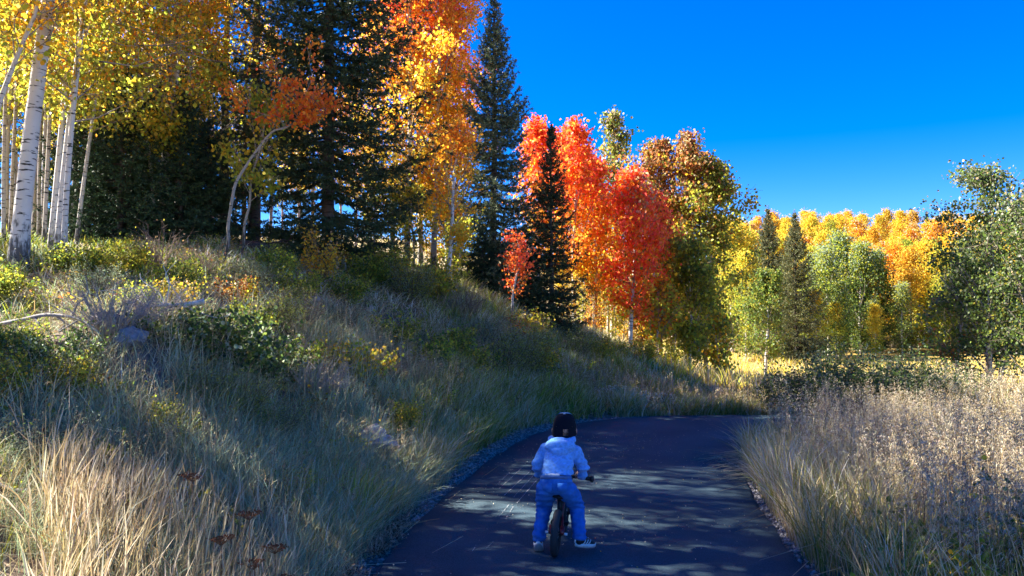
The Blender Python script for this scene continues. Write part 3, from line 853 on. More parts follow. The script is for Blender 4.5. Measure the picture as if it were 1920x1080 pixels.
for i, (px, d, s_, lab) in enumerate([
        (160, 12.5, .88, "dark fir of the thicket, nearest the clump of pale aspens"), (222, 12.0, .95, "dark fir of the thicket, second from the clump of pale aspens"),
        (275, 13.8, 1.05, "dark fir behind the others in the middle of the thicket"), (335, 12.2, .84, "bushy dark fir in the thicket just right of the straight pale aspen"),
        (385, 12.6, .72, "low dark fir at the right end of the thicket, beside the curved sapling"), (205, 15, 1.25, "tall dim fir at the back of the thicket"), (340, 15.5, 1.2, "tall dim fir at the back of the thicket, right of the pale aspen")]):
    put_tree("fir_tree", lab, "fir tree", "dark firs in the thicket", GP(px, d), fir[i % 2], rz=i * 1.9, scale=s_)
put_tree("fir_tree", "low dark fir boughs at the foot of the pointed spruce, left side", "fir tree", "dark firs in the thicket", GP(905, 16.2), fir[0], rz=.7, scale=.5)
put_tree("fir_tree", "low dark fir between the pointed spruce and the small spruce", "fir tree", "dark firs in the thicket", GP(990, 16.8), fir[1], rz=2.7, scale=.55)

# the crowd of trees deeper in the wood, and beyond the left edge
bgm = {k_: aspen(100 + i, 8.0, .055, wob=.2, cs=.27, cr=1.4, leaves_n=2600, lsize=.10, nlimb=30, bands=b) for i, (k_, b) in enumerate({
    'yellow': YG, 'gold': [(0, [('yellow', 2), ('gold', 1), ('lime', 2)]), (.55, [('gold', 3), ('orange', 1), 'lime'])],
    'lime': [(0, [('lime', 3), ('yellow', 1), 'olive']), (.6, [('yellow', 2), ('gold', 1)])]}.items())}
BL = {'yellow': "slender yellow aspen deep in the wood behind the front trees", 'gold': "slender golden aspen deep in the wood behind the front trees", 'lime': "slender yellow-green aspen deep in the wood, or added out of view for shade"}
rg = np.random.default_rng(5)
keys = list(bgm)
for i, (px, d) in enumerate([(8, 14), (22, 18), (44, 15), (66, 16.5), (78, 13), (140, 19), (185, 17), (235, 18.5), (330, 20), (372, 18),
                             (395, 22), (440, 21), (505, 18), (528, 24), (560, 22), (585, 19), (640, 21), (665, 24), (690, 27), (-60, 12), (-120, 15), (-30, 20), (100, 24), (270, 26)]):
    kk = keys[int(rg.integers(3))]
    put_tree("aspen_tree", BL[kk], "aspen tree", "aspens deep in the wood", GP(px, d), bgm[kk], rz=rg.uniform(0, 6), scale=rg.uniform(.55, .75) if px > 320 else rg.uniform(.75, 1.0))
for i, (x, y) in enumerate([(-9.5, 9.5), (-12, 11), (-8.6, 6.4)]):
    kk = keys[i % 3]
    put_tree("aspen_tree", BL[kk], "aspen tree", "aspens deep in the wood", (x, y, h1(x, y)), bgm[kk], rz=i * 1.1, scale=.75)
bsp = conifer(90, 9, 1.7, .11, cs=.1, whorl=.42, per=6, step=.07, nlen=.1, nw=.03, power=.75, ntw=10)
for i, (px, d, s_) in enumerate([(60, 21, .8), (160, 21, .9), (300, 22, .75), (455, 19, .6), (560, 27, .6), (-70, 17, .9)]):
    put_tree("spruce_tree", "dim spruce standing back in the shade of the wood", "spruce tree", "spruces deep in the wood", GP(px, d), bsp, rz=i * 1.7, scale=s_)

shade_aspen = aspen(110, 7.6, .06, wob=.1, cs=.30, cr=1.7, leaves_n=6600, lsize=.10, nlimb=40, bands=YG)  # dense aspen crowns added out of view at the left to shade the path
for x, y, s_ in ((-5.3, 6.3, .86), (-6.4, 7.2, .88), (-7.2, 6.2, .9), (-5.2, 5.6, .92)):
    put_tree("aspen_tree", BL['lime'], "aspen tree", "aspens deep in the wood", (x, y, h1(x, y)), shade_aspen, rz=x * 3, scale=s_)

for x, y, s_ in ((-5.3, 6.9, .72),):  # one more unseen aspen added beyond the left edge for shade on the path
    put_tree("aspen_tree", BL['lime'], "aspen tree", "aspens deep in the wood", (x, y, h1(x, y)), bgm['lime'], rz=x * 5, scale=s_)
# ------------------------------------------------------------------ trees on the right
RT = "aspens by the right verge"
GRB = [(0, [('dark', 3), ('green', 4), ('olive', 1)]), (.45, [('dark', 2), ('green', 4), ('grey', 1), ('olive', 1)]), (.85, [('grey', 2), ('green', 3), ('silver', .5), ('tan', .5)])]
put_tree("aspen_tree", "grey-green aspen with a thin ragged top standing alone at the right", "aspen tree", RT, GP(1852, 14.2),
         aspen(121, 4.4, .055, lean=(.05, 0), cs=.13, cr=1.22, leaves_n=10500, lsize=.046, six=True, nlimb=44, sigma=.13, ang=(10, 55), prof=.62, bands=GRB))
put_tree("aspen_tree", "second stem close against the lone grey-green aspen, leaning right", "aspen tree", RT, GP(1868, 14.5),
         aspen(122, 3.6, .045, lean=(.5, 0), cs=.18, cr=1.1, leaves_n=6000, lsize=.046, six=True, nlimb=30, sigma=.13, bands=GRB))
put_tree("aspen_tree", "low green and rust aspen left of the lone grey-green aspen", "aspen tree", RT, GP(1794, 15.2),
         aspen(123, 2.7, .03, lean=(0, 0), cs=.15, cr=.85, leaves_n=3000, lsize=.06, six=True, nlimb=24, sigma=.12, bands=[(0, [('olive', 2), ('rust', 1), ('green', 2)]), (.6, [('grey', 2), ('green', 2)])]))
put_tree("aspen_tree", "dark green aspen cut by the right edge of the picture", "aspen tree", RT, GP(1945, 13),
         aspen(124, 3.6, .05, lean=(0, 0), cs=.12, cr=1.2, leaves_n=7500, lsize=.046, six=True, nlimb=32, sigma=.13, bands=GRB))
put_tree("aspen_tree", "small round green aspen on a thin stem in the sunny meadow", "aspen tree", RT, GP(1434, 27.5),
         aspen(125, 3.8, .05, lean=(.1, 0), cs=.2, cr=1.12, leaves_n=6500, lsize=.085, nlimb=34, sigma=.13, prof=.6, bands=[(0, [('green', 4), ('olive', 2)])]))

# far edge of the meadow
FE = "trees at the far edge of the meadow"
fs = conifer(131, 10, 2.5, .13, cs=.03, whorl=.34, per=8, step=.075, nlen=.14, nw=.045, power=.85, ntw=12, pal='grey', tint=(.80, .74, .56))
put_tree("spruce_tree", "tall brown-green spruce across the meadow, left one of the twin spruces", "spruce tree", FE, GP(1442, 44), fs, scale=.86)
put_tree("spruce_tree", "tall dark spruce across the meadow, right one of the twin spruces", "spruce tree", FE, GP(1492, 42), fs, rz=2.1, scale=.82)
fa = {k_: aspen(140 + i, 9, .10, cs=.04, cr=2.1, leaves_n=6500, lsize=.17, nlimb=50, sigma=.34, bands=b, bark=M_BARK_WHITE) for i, (k_, b) in enumerate({
    'lime': [(0, [('green', 2), ('olive', 2)]), (.3, [('lime', 3), ('olive', 1)]), (.75, [('lime', 2), ('yellow', 3)])],
    'green': [(0, [('green', 3), ('dark', 1)]), (.5, [('green', 3), ('lime', 1)]), (.8, [('sage', 2), ('lime', 2)])],
    'yellow': [(0, [('olive', 2), ('lime', 2)]), (.3, [('yellow', 2), ('lime', 2)]), (.6, [('yellow', 4)])],
    'gold': [(0, [('olive', 1), ('yellow', 1)]), (.3, [('gold', 3), ('yellow', 1)]), (.7, [('gold', 2), ('orange', 2)])]}.items())}
for i, (px, d, kk, s_, lab) in enumerate([
        (1372, 52, 'lime', .95, "yellow-green aspen beside the olive row, left of the twin spruces"), (1405, 57, 'lime', 1.0, "pale yellow-green aspen just left of the twin spruces"),
        (1398, 41, 'lime', .62, "sunlit lime bush-like aspen at the foot of the twin spruces"), (1468, 52, 'lime', .9, "yellow-green aspen between the twin spruces, behind"),
        (1545, 62, 'green', .95, "green aspen right of the twin spruces"), (1578, 66, 'green', 1.1, "taller green aspen, second right of the twin spruces"),
        (1612, 64, 'green', .98, "dark green aspen in the middle of the far meadow edge"), (1600, 74, 'lime', 1.05, "lime aspen peering over the green ones at the meadow edge"),
        (1648, 66, 'green', .93, "green aspen left of the bright yellow one at the meadow edge"), (1672, 70, 'gold', 1.0, "orange aspen above the meadow edge, brightest orange of the middle"),
        (1708, 66, 'yellow', .95, "bright yellow aspen at the far meadow edge"), (1738, 68, 'yellow', 1.0, "bright yellow-green aspen left of the lone grey-green aspen"),
        (1690, 60, 'green', .6, "low green aspen in front of the bright yellow one"), (1770, 62, 'lime', .9, "olive aspen half hidden by the lone grey-green aspen"),
        (1810, 64, 'green', 1.0, "green far aspen seen through the lone aspen's top"), (1530, 56, 'lime', .55, "small lime aspen in shade right of the twin spruces"),
        (1566, 57, 'lime', .45, "small yellow-green sapling at the shaded meadow edge"), (1640, 58, 'yellow', .42, "small yellow sapling at the shaded meadow edge"),
        (1860, 60, 'green', 1.0, "far aspen behind the lone grey-green aspen"), (1905, 58, 'lime', 1.0, "far aspen near the right border"), (1515, 68, 'lime', 1.0, "lime aspen rising behind the right twin spruce")]):
    put_tree("aspen_tree", lab, "aspen tree", FE, GP(px, d), fa[kk], rz=i * 2.2, scale=s_)

rg = np.random.default_rng(15)
FL = {'lime': "yellow-green aspen in the crowd at the far meadow edge", 'green': "green aspen in the crowd at the far meadow edge", 'yellow': "yellow aspen in the crowd at the far meadow edge", 'gold': "orange-gold aspen in the crowd at the far meadow edge"}
for i in range(36):
    px, d = rg.uniform(1350, 1930), rg.uniform(57, 78)
    kk = rg.choice(['lime', 'green', 'yellow', 'gold'], p=[.38, .44, .14, .04])
    put_tree("aspen_tree", FL[kk], "aspen tree", FE, GP(px, d), fa[kk], rz=rg.uniform(0, 6), scale=rg.uniform(.36, .9))
# hillside forest
hm = {}
for i, (k_, b) in enumerate({
        'golden': [(0, [('olive', 1), ('yellow', 1)]), (.35, [('gold', 3), ('yellow', 3)]), (.8, [('yellow', 3), ('gold', 1)])],
        'orange': [(0, [('rust', 1), ('gold', 1)]), (.35, [('gold', 3), ('orange', 3)]), (.8, [('gold', 3), ('pale', 1)])],
        'yellow': [(0, [('olive', 1), ('lime', 1)]), (.35, [('yellow', 4), ('lime', 1)])],
        'rusty': [(0, [('rust', 2)]), (.4, [('rust', 2), ('gold', 2)]), (.8, [('tan', 2), ('gold', 2)])],
        'green': [(0, [('green', 2)]), (.5, [('olive', 2), ('lime', 2)])]}.items()):
    hm[k_] = [aspen(160 + i * 3 + j, 8, .09, cs=.16, cr=1.8, leaves_n=2900, lsize=.20, nlimb=22, sigma=.32, bands=b, bark=M_BARK_WHITE, sides=6) for j in range(2)]
HK = {'golden': "golden aspen among the forest on the far sunlit hillside", 'orange': "orange aspen among the forest on the far sunlit hillside",
      'yellow': "lemon yellow aspen among the forest on the far sunlit hillside", 'rusty': "rusty brown aspen among the forest on the far sunlit hillside", 'green': "green aspen among the forest on the far sunlit hillside"}
rg = np.random.default_rng(9)
cnt = 0
pts_h = []
while cnt < 168:
    d = rg.uniform(76, 150); px = rg.uniform(1330, 1960)
    x = (px - 960) / FPX * d
    if any((x - a_) ** 2 + (d - b_) ** 2 < 7.5 for a_, b_ in pts_h): continue
    pts_h.append((x, d)); cnt += 1
    u_ = fbm(A(x), A(d), 16, 44)[0]
    if d < 92: kk = rg.choice(['yellow', 'green', 'orange', 'golden'], p=[.34, .38, .10, .18])
    elif u_ > .56: kk = rg.choice(['orange', 'rusty', 'golden'], p=[.5, .25, .25])
    else: kk = rg.choice(['golden', 'yellow', 'orange', 'rusty', 'green'], p=[.42, .27, .18, .08, .05])
    put_tree("aspen_tree", HK[kk], "aspen tree", "aspens on the far hillside", (x, d, h1(x, d)), hm[kk][int(rg.integers(2))], rz=rg.uniform(0, 6), scale=rg.uniform(.85, 1.15))
hs_ = conifer(180, 9, 1.5, .12, cs=.05, whorl=.5, per=6, step=.14, nlen=.24, nw=.09, power=.8, ntw=8)
for i, (px, d, s_, lab) in enumerate([(1664, 146, 1.05, "dark pine on the hill crest, left one of three on the skyline"), (1711, 146, 1.15, "dark pine on the hill crest, middle one of three on the skyline"),
                                      (1741, 146, 1.1, "dark pine on the hill crest, right one of three on the skyline"), (1652, 148, .85, "short dark pine on the hill crest beside the left skyline pine"), (1770, 125, .9, "dark pine among the hillside aspens right of the skyline pines")]):
    put_tree("pine_tree", lab, "pine tree", "pines on the hill crest", GP(px, d), hs_, rz=i, scale=s_)
# ------------------------------------------------------------------ shrubs and small plants
SH = "shrubs on the bank"
SM = {
    'leafy': [shrub(200 + i, .62, .42, 20, 2400, .034, (('green', 2), ('lime', 2), ('olive', 1.5)), six=True) for i in range(2)],
    'olive': [shrub(204 + i, .58, .45, 20, 2200, .036, (('olive', 3), ('lime', 2), 'yellow'), six=True) for i in range(2)],
    'dark': [shrub(208 + i, .5, .62, 26, 2600, .034, (('dark', 1), ('green', 3), ('sage', 1)), six=True) for i in range(2)],
    'sage': [shrub(212 + i, .55, .45, 30, 3600, .026, (('sage', 3), ('grey', 2)), aspect=.35, sig=.04, bare=.15) for i in range(2)],
    'feathery': [shrub(216 + i, .7, .46, 44, 4800, .034, (('green', 1), ('sage', 2), ('lime', 2)), aspect=.22, sig=.035, bare=.1) for i in range(2)],
    'yellow': [shrub(220, .45, .32, 16, 800, .036, (('yellow', 3), ('lime', 2), ('tan', 1)), six=True), shrub(221, .5, .36, 16, 800, .036, (('yellow', 2), ('gold', 1), ('lime', 2)), six=True)],
    'bright': [shrub(224, .5, .42, 18, 1500, .036, (('lime', 3), ('green', 2)), six=True)],
    'golden': [shrub(226, .85, .26, 18, 1100, .032, (('gold', 2), ('yellow', 3), ('tan', 1)), six=True, narrow=.8)],
    'rusty': [shrub(228, .42, .34, 14, 500, .036, (('rust', 3), ('orange', 1), ('tan', 1)), six=True)],
    'twiggy': [shrub(230 + i, .7, .55, 70, 260, .026, ('brown', 'olive'), bare=.1, stemcol=(.24, .17, .13)) for i in range(2)],
    'grey_twig': [shrub(233, .5, .5, 80, 0, .02, ('brown',), bare=.1, stemcol=(.36, .31, .28))],
}
n_sh = {}
SHRUBS = [  # px, distance, kind, scale, label
    (20, 5.4, 'leafy', .45, "leafy green shrub at the left edge of the bank, half way up"),
    (5, 4.9, 'olive', .45, "olive shrub with yellowing leaves at the left edge, below the fallen log"),
    (105, 5.4, 'dark', .6, "dark spreading shrub below the fallen log's right end"),
    (130, 5.2, 'olive', .45, "olive-brown shrub above the two round stones on the slope"),
    (-12, 7.4, 'leafy', .7, "green shrub left of the stout white aspen's foot"),
    (150, 8.4, 'leafy', .7, "green shrub right of the clump of pale aspens"),
    (180, 7.6, 'sage', .6, "grey-green shrub in front of the clump of pale aspens"),
    (235, 8.6, 'olive', .7, "yellow-flecked shrub at the foot of the fir thicket"),
    (300, 9.2, 'twiggy', .8, "dry brown brush fanning up before the fir thicket"),
    (262, 7.2, 'bright', .5, "bright green shrub on the brow below the dry brush"),
    (330, 8.2, 'leafy', .65, "green shrub below the firs with a few yellow leaves"),
    (372, 9.1, 'twiggy', .5, "rounded dry brown bush left of the curved sapling"),
    (325, 7.4, 'yellow', .7, "small yellow shrub above the bare white branch"),
    (440, 8.4, 'rusty', .65, "rust-leaved shrub below the curved sapling"),
    (462, 8.6, 'yellow', .6, "pale yellow shrub beside the rust-leaved one"),
    (480, 9.6, 'sage', .7, "grey-green shrub right of the curved sapling's foot"),
    (525, 8.3, 'feathery', .75, "soft feathery green bush in the middle of the bank"),
    (560, 9.8, 'leafy', .7, "green shrub before the foot of the big spruce"),
    (600, 11.2, 'golden', 1.0, "upright golden shrub at the foot of the big spruce"),
    (520, 10.6, 'bright', .8, "bright green shrub in the gap left of the big spruce"),
    (650, 11, 'leafy', .75, "green shrub on the brow right of the golden shrub"),
    (430, 6.7, 'dark', 1.05, "low dark green shrub spreading in the middle of the slope"),
    (350, 6.4, 'dark', .75, "dark shrub on the slope left of the low dark green one"),
    (500, 7.0, 'dark', .8, "dark leafy shrub right of the low dark green one"),
    (690, 12.5, 'leafy', .95, "deep green shrub under the first yellow aspens"),
    (735, 12.8, 'olive', 1.1, "olive shrub with yellow leaves under the yellow aspens"),
    (770, 12.6, 'feathery', 1.2, "feathery green bush under the golden aspens"),
    (805, 13.2, 'olive', 1.1, "olive bush left of the leaning white stem"),
    (682, 8.3, 'yellow', 1.0, "small shrub with pale yellow and pinkish leaves alone on the slope"),
    (622, 8.2, 'yellow', .6, "little yellow-green sprig left of the pale yellow shrub"),
    (800, 9.9, 'bright', 1.0, "bright lime shrub in the middle of the far slope"),
    (845, 10.8, 'leafy', .9, "green shrub up slope of the bright lime shrub"),
    (872, 13.2, 'twiggy', .8, "dry brush below the small golden aspen"),
    (905, 12.6, 'sage', 1.0, "grey-green shrub below the pointed spruce"),
    (940, 11.6, 'feathery', 1.15, "feathery yellow-green bush below the red-leaved sapling"),
    (985, 12.2, 'feathery', 1.2, "tall feathery bush down slope of the small spruce"),
    (1000, 14.6, 'yellow', 1.2, "pale leaved shrub left of the small spruce's foot"),
    (960, 13.6, 'rusty', 1.0, "reddish shrub at the foot of the red-leaved sapling"),
    (1020, 12.4, 'olive', .9, "olive shrub on the slope below the small spruce"),
    (1075, 15, 'feathery', 1.0, "green bush on the slope right of the small spruce"),
    (1120, 15.5, 'olive', .8, "yellowing bush on the slope under the scarlet aspen"),
    (1160, 16.5, 'leafy', .75, "dark bush at the meadow side of the slope under the scarlet aspen"),
    (1205, 17.5, 'olive', .9, "golden-green bush below the low red aspen"),
    (1250, 18.5, 'olive', .9, "olive bush where the slope meets the sunny meadow"),
    (720, 9.2, 'sage', .7, "grey-green clump on the dry slope right of the pale yellow shrub"),
    (560, 7.6, 'bright', .7, "lime shrub on the middle slope below the soft feathery bush"),
    (470, 7.6, 'leafy', .6, "green leafy shrub above the low dark green shrub"),
    (740, 10.2, 'leafy', .8, "green leafy shrub on the middle slope, up left of the bright lime shrub"),
    (840, 9.4, 'feathery', .7, "feathery green bush just right of the bright lime shrub"),
    (905, 11.2, 'bright', .7, "lime shrub on the slope below the grey-green shrub and pointed spruce"),
    (1090, 13.8, 'bright', .6, "lime bush on the slope above the path's bend"),
    (1010, 13.6, 'bright', .8, "bright lime bush below the small dark spruce"),
    (452, 6.0, 'feathery', .62, "bright green bunch of fine stems low in the middle of the bank"),
    (520, 6.1, 'feathery', .5, "smaller bunch of fine green stems right of the bright green bunch"),
    (395, 5.9, 'feathery', .5, "fine green bunch left of the bright green bunch"),
    (610, 6.4, 'sage', .55, "low sage clump in the grass above the biggest grey stone"),
    (760, 7.6, 'olive', .5, "low olive weed near the path left edge, beyond the biggest grey stone"),
    (655, 6.6, 'yellow', .5, "small yellow-green weed in the grass left of the biggest grey stone"),
    (255, 4.7, 'sage', .6, "sage clump behind the tan stalks at the left"),
    (170, 4.5, 'leafy', .4, "small green weed below the two round stones"),
    (330, 5.2, 'olive', .42, "small olive weed in the blue-green grass"),
    (560, 5.3, 'yellow', .4, "small yellowing weed low in the grass near the mat weed"),
    (90, 4.4, 'sage', .6, "sage clump at the lower left above the pale stick"),
    (820, 8.6, 'bright', .5, "small bright weed by the path where the gravel begins"),
    (735, 8.6, 'twiggy', .5, "dry brown weed between the biggest grey stone and the lime shrub"),
    (890, 10.6, 'olive', .7, "olive weed on the slope above the gravel edge"),
    (925, 9.9, 'bright', .45, "yellow-green tuft at the gravel edge before the bend"),
    (560, 8.8, 'twiggy', .6, "dry brown weed on the middle slope below the big spruce"),
    (640, 9.6, 'sage', .75, "sage clump on the slope below the golden shrub"),
    (770, 10.6, 'sage', .75, "sage clump left of the shrub up slope of the bright lime shrub"),
    (590, 7.3, 'grey_twig', .8, "tangle of grey dead twigs in the middle of the slope"),
    (210, 6.0, 'grey_twig', .9, "tangle of grey dead twigs near the fallen log"),
    (300, 6.6, 'grey_twig', .7, "tangle of grey dead twigs round the bare white branch"),
]
for i, (px, d, k_, s_, lab) in enumerate(SHRUBS):
    v = n_sh.get(k_, 0); n_sh[k_] = v + 1
    put_shrub("shrub", lab, "shrub", SH, GP(px, d), SM[k_][v % len(SM[k_])], rz=i * 2.4, scale=s_)

RV = "shrubs by the right verge"
hedge = [shrub(240 + i, 1.1, .85, 40, 7000, .032, (('green', 3), ('grey', 3), ('dark', 2)), six=True, sig=.07) for i in range(2)]
for i, (px, d, s_, lab) in enumerate([(1545, 11.8, .95, "grey-green bush behind the pale grass, nearest the path"), (1620, 12.2, 1.1, "broad grey-green bush in the middle behind the pale grass"),
                                      (1700, 12.6, 1.0, "grey-green bush behind the pale grass, nearest the lone aspen"), (1490, 12.4, .75, "small dark bush at the path's bend under the pale grass"), (1765, 13.2, .85, "low grey-green bush at the foot of the lone aspen")]):
    put_shrub("shrub", lab, "shrub", RV, GP(px, d), hedge[i % 2], rz=i * 2., scale=s_)
near_l = [shrub(250 + i, .5, .42, 18, 900, .034, (('green', 3), ('lime', 1), ('olive', 1)), six=True, sig=.06) for i in range(2)]
for i, (px, d, s_, lab) in enumerate([(1860, 3.6, .95, "broad-leaved green plant low in the right corner"), (1790, 4.4, 1.0, "broad-leaved green plant among the pale grass, half way up the right side"), (1915, 4.6, 1.1, "broad-leaved green plant against the right border"), (1760, 3.5, .75, "low green plant at the bottom edge right of the path")]):
    put_shrub("shrub", lab, "shrub", RV, GP(px, d), near_l[i % 2], rz=i * 1.4, scale=s_)
put_shrub("flowering_plant", "green plant with small yellow flowers low at the right", "plant", None, GP(1775, 3.7),
          shrub(255, .5, .2, 12, 260, .035, (('yellow', 3), ('lime', 2)), six=True, sig=.03))
wf = shrub(256, .28, .45, 30, 1500, .022, (('dark', 3), ('green', 1)))
wfa = Acc(); rg = np.random.default_rng(3)
cen = rg.normal(size=(260, 3)) * A(.24, .16, .05) + A(0, 0, .26)
leaves(wfa, cen, rg.uniform(.018, .034, 260), pick(rg, [(('silver'), 1)], 260, .2) * 1.5, rg, True, upright=-.5)
wfm = wfa.mesh("blossom", M_LEAF)
for i, (px, d, s_, lab) in enumerate([(1212, 12.75, 1.0, "low clump of small white flowers at the outer edge of the path's bend"), (1150, 12.7, .8, "dark low plant with sparse white flowers left of the white clump"), (1305, 12.8, .55, "small clump of white flowers further round the bend")]):
    t = put_shrub("flower_clump", lab, "flowers", "white flowers along the path's bend", GP(px, d), wf, rz=i, scale=s_)
    link("blossom", wfm, t, kind="stuff")

# dried umbrella flower heads in the tan grass at the bottom left
YR = "dried brown flower heads in the tan grass"
for i, (px, d, hh, lab) in enumerate([(365, 3.75, .42, "dried flat brown flower head, leftmost in the tan grass"), (472, 3.6, .50, "dried flat brown flower head standing highest in the tan grass"), (420, 3.5, .36, "small dried brown flower head low in the tan grass"),
                                      (482, 3.45, .36, "dried brown flower head below the highest one"), (520, 3.6, .40, "dried brown flower head with two tiers, right of the others"), (535, 3.5, .31, "lowest dried brown flower head, rightmost in the tan grass")]):
    rg = np.random.default_rng(300 + i)
    t = thing("dried_flower", lab, "dried flower", GP(px, d), 0, YR)
    s_, h_ = Acc(), Acc()
    tube(s_, [(0, 0, -.03), (.01, .0, hh * .5), (.0, .01, hh)], [.004, .003, .002], 4, (.20, .12, .07))
    n = 16
    an = rg.uniform(0, TAU, n); rr = .055 * np.sqrt(rg.uniform(.05, 1, n))
    top = np.c_[np.cos(an) * rr, np.sin(an) * rr, hh + .03 + rg.uniform(-.006, .006, n)]
    sticks(s_, np.tile(A(0, .01, hh - .005), (n, 1)), top, .0018, (.20, .11, .06))
    for tp in top:
        cen = tp + rg.normal(size=(10, 3)) * A(.009, .009, .003)
        leaves(h_, cen, .010 * rg.uniform(.7, 1.3, 10), pick(rg, ['brown'], 10) * A(1.3, .8, .6), rg)
    link("stem", s_.mesh("stem", M_TWIG), t)
    link("flower_head", h_.mesh("flower_head", M_TWIG), t, kind="stuff")

# ------------------------------------------------------------------ stones, fallen wood
def rock_mesh(seed, name, dims, color):
    bm = bmesh.new()
    bmesh.ops.create_icosphere(bm, subdivisions=4, radius=1)
    off = Vector((seed * 7.3, seed * 3.1, seed * 1.7))
    for v in bm.verts:
        n = v.co.normalized()
        k_ = 1 + .34 * mnoise.noise(n * 1.3 + off) + .16 * mnoise.noise(n * 3.1 + off) + .06 * mnoise.noise(n * 8 + off)
        # knock flat facets into it
        for fi in range(7):
            fd = Vector((math.sin(seed + fi * 2.1), math.cos(seed * 2 + fi * 1.3), math.sin(seed * .7 + fi * 3.7))).normalized()
            dd = n.dot(fd) * k_
            if dd > .74: k_ *= .74 / dd
        v.co = Vector((n.x * k_ * dims[0], n.y * k_ * dims[1], n.z * k_ * dims[2]))
    me = bpy.data.meshes.new(name); bm.to_mesh(me); bm.free()
    at = me.color_attributes.new("Col", 'FLOAT_COLOR', 'POINT')
    at.data.foreach_set("color", np.tile(np.array([*color, 1], np.float32), len(me.vertices)))
    me.materials.append(M_STONE)
    return me


RK = "stones on the bank"
for i, (px, d, dims, c_, lab) in enumerate([
        (697, 6.85, (.25, .17, .15), (.30, .27, .29), "biggest grey stone, half buried in grass near the path's edge"),
        (655, 6.9, (.07, .06, .06), (.20, .19, .21), "small dark stone left of the biggest grey stone"),
        (135, 5.1, (.075, .06, .065), (.34, .25, .20), "rounded pinkish-tan stone on the left slope"),
        (158, 4.9, (.055, .05, .045), (.36, .35, .36), "pale grey stone just below the pinkish-tan stone"),
        (92, 4.6, (.07, .06, .05), (.20, .21, .24), "blue-grey stone low on the left slope"),
        (20, 4.3, (.08, .07, .05), (.22, .22, .25), "blue-grey stone at the lower left edge"),
        (200, 6.2, (.13, .10, .08), (.18, .18, .21), "dark blue-grey stone below the fallen log"),
        (245, 5.9, (.15, .12, .10), (.17, .18, .22), "dark slab-like stone in bare soil on the left slope"),
        (365, 6.9, (.10, .09, .06), (.19, .19, .22), "dark stone below the bare white branch"),
        (655, 11.4, (.14, .11, .09), (.28, .24, .24), "grey stone on the bare brow right of the golden shrub"),
        (690, 11.2, (.12, .10, .08), (.30, .26, .25), "grey-pink stone on the bare brow, right of its neighbour"),
        (585, 10.0, (.12, .10, .08), (.27, .25, .26), "grey stone below the golden shrub"),
        (365, 6.1, (.05, .04, .04), (.42, .40, .42), "small pale stone in the grass of the middle slope"),
        (70, 4.2, (.10, .08, .05), (.17, .13, .14), "brown stone at the lower left, by the pale stick"),
        (880, 9.7, (.09, .07, .05), (.25, .23, .24), "grey stone in grass beside the bright lime shrub")]):
    x, y, z = GP(px, d)
    t = link("stone", rock_mesh(i + 1, "stone", dims, (c_[0] * 1.3, c_[1] * 1.15, c_[2] * .95)), loc=(x, y, z + dims[2] * (.75 if i == 0 else .4)))
    t.rotation_euler = (0, 0, i * 1.1)
    tag(t, lab, "stone", RK)

WOOD_PALE, WOOD_GREY = (.62, .57, .50), (.27, .25, .23)


def wood(label, cat, name, main, rad, twigs, color, seed):
    rg = np.random.default_rng(seed)
    p = np.array(main); o0 = p[0].copy()
    t = thing(name, label, cat, tuple(o0))
    a1 = Acc(); pp = smooth_poly(p - o0, 16)
    tube(a1, pp, np.linspace(rad[0], rad[1], len(pp)), 8, color)
    link("log" if "log" in name else "limb", a1.mesh("limb", M_TWIG, True), t)
    if twigs:
        a2 = Acc()
        for (f, vec, r_) in twigs:
            b = pp[int(f * (len(pp) - 1))]; v = A(*vec)
            q_ = [b, b + v * .4 + rg.normal(size=3) * .03, b + v * .75 + rg.normal(size=3) * .05, b + v + rg.normal(size=3) * .06]
            tube(a2, smooth_poly(np.array(q_), 10), np.linspace(r_, r_ * .35, len(smooth_poly(np.array(q_), 10))), 5, color)
        link("twig", a2.mesh("twig", M_TWIG, True), t, kind="stuff")


def gpz(px, d, dz):
    x, y, z = GP(px, d); return (x, y, z + dz)


wood("bare white branch with broken end sticking up from the slope", "branch", "fallen_branch",
     [gpz(283, 6.5, .12), gpz(310, 6.5, .20), gpz(345, 6.55, .28), gpz(368, 6.6, .36), gpz(383, 6.62, .44)], (.011, .024),
     [(.25, (-.25, .1, .25), .006), (.3, (.05, .0, .38), .006), (.35, (-.4, 0, .12), .006), (.45, (.3, 0, -.12), .006), (.5, (-.2, .1, .35), .005), (.2, (-.35, 0, .05), .007)], WOOD_PALE, 1)
wood("grey fallen log with side branches lying down the left slope", "log", "fallen_log",
     [gpz(-20, 6.1, .16), gpz(40, 6.0, .17), gpz(90, 5.92, .16), gpz(150, 5.84, .13), gpz(190, 5.75, .10)], (.019, .009),
     [(.4, (.2, -.1, -.15), .010), (.6, (.35, 0, -.25), .010), (.7, (.1, .05, .2), .007), (.8, (-.2, 0, -.12), .007), (.75, (.4, -.1, .0), .008), (.9, (.25, 0, .15), .006)], WOOD_GREY, 2)
wood("pale stick lying at the bottom left corner", "stick", "fallen_stick", [gpz(-20, 4.0, .05), gpz(30, 3.95, .05), gpz(62, 3.95, .06)], (.010, .007), None, WOOD_PALE, 3)
wood("dark broken log behind the short crooked sapling", "log", "fallen_log", [gpz(452, 11.9, .10), gpz(490, 11.8, .12), gpz(520, 12.0, .10)], (.10, .08), [(.5, (.5, 0, .1), .015), (.8, (.3, 0, .35), .012)], (.07, .055, .05), 4)
wood("thin dead pole leaning in the sunny meadow grass", "stick", "fallen_stick", [gpz(1368, 25, .3), gpz(1378, 25, -.05)], (.03, .03), None, (.2, .16, .1), 5)
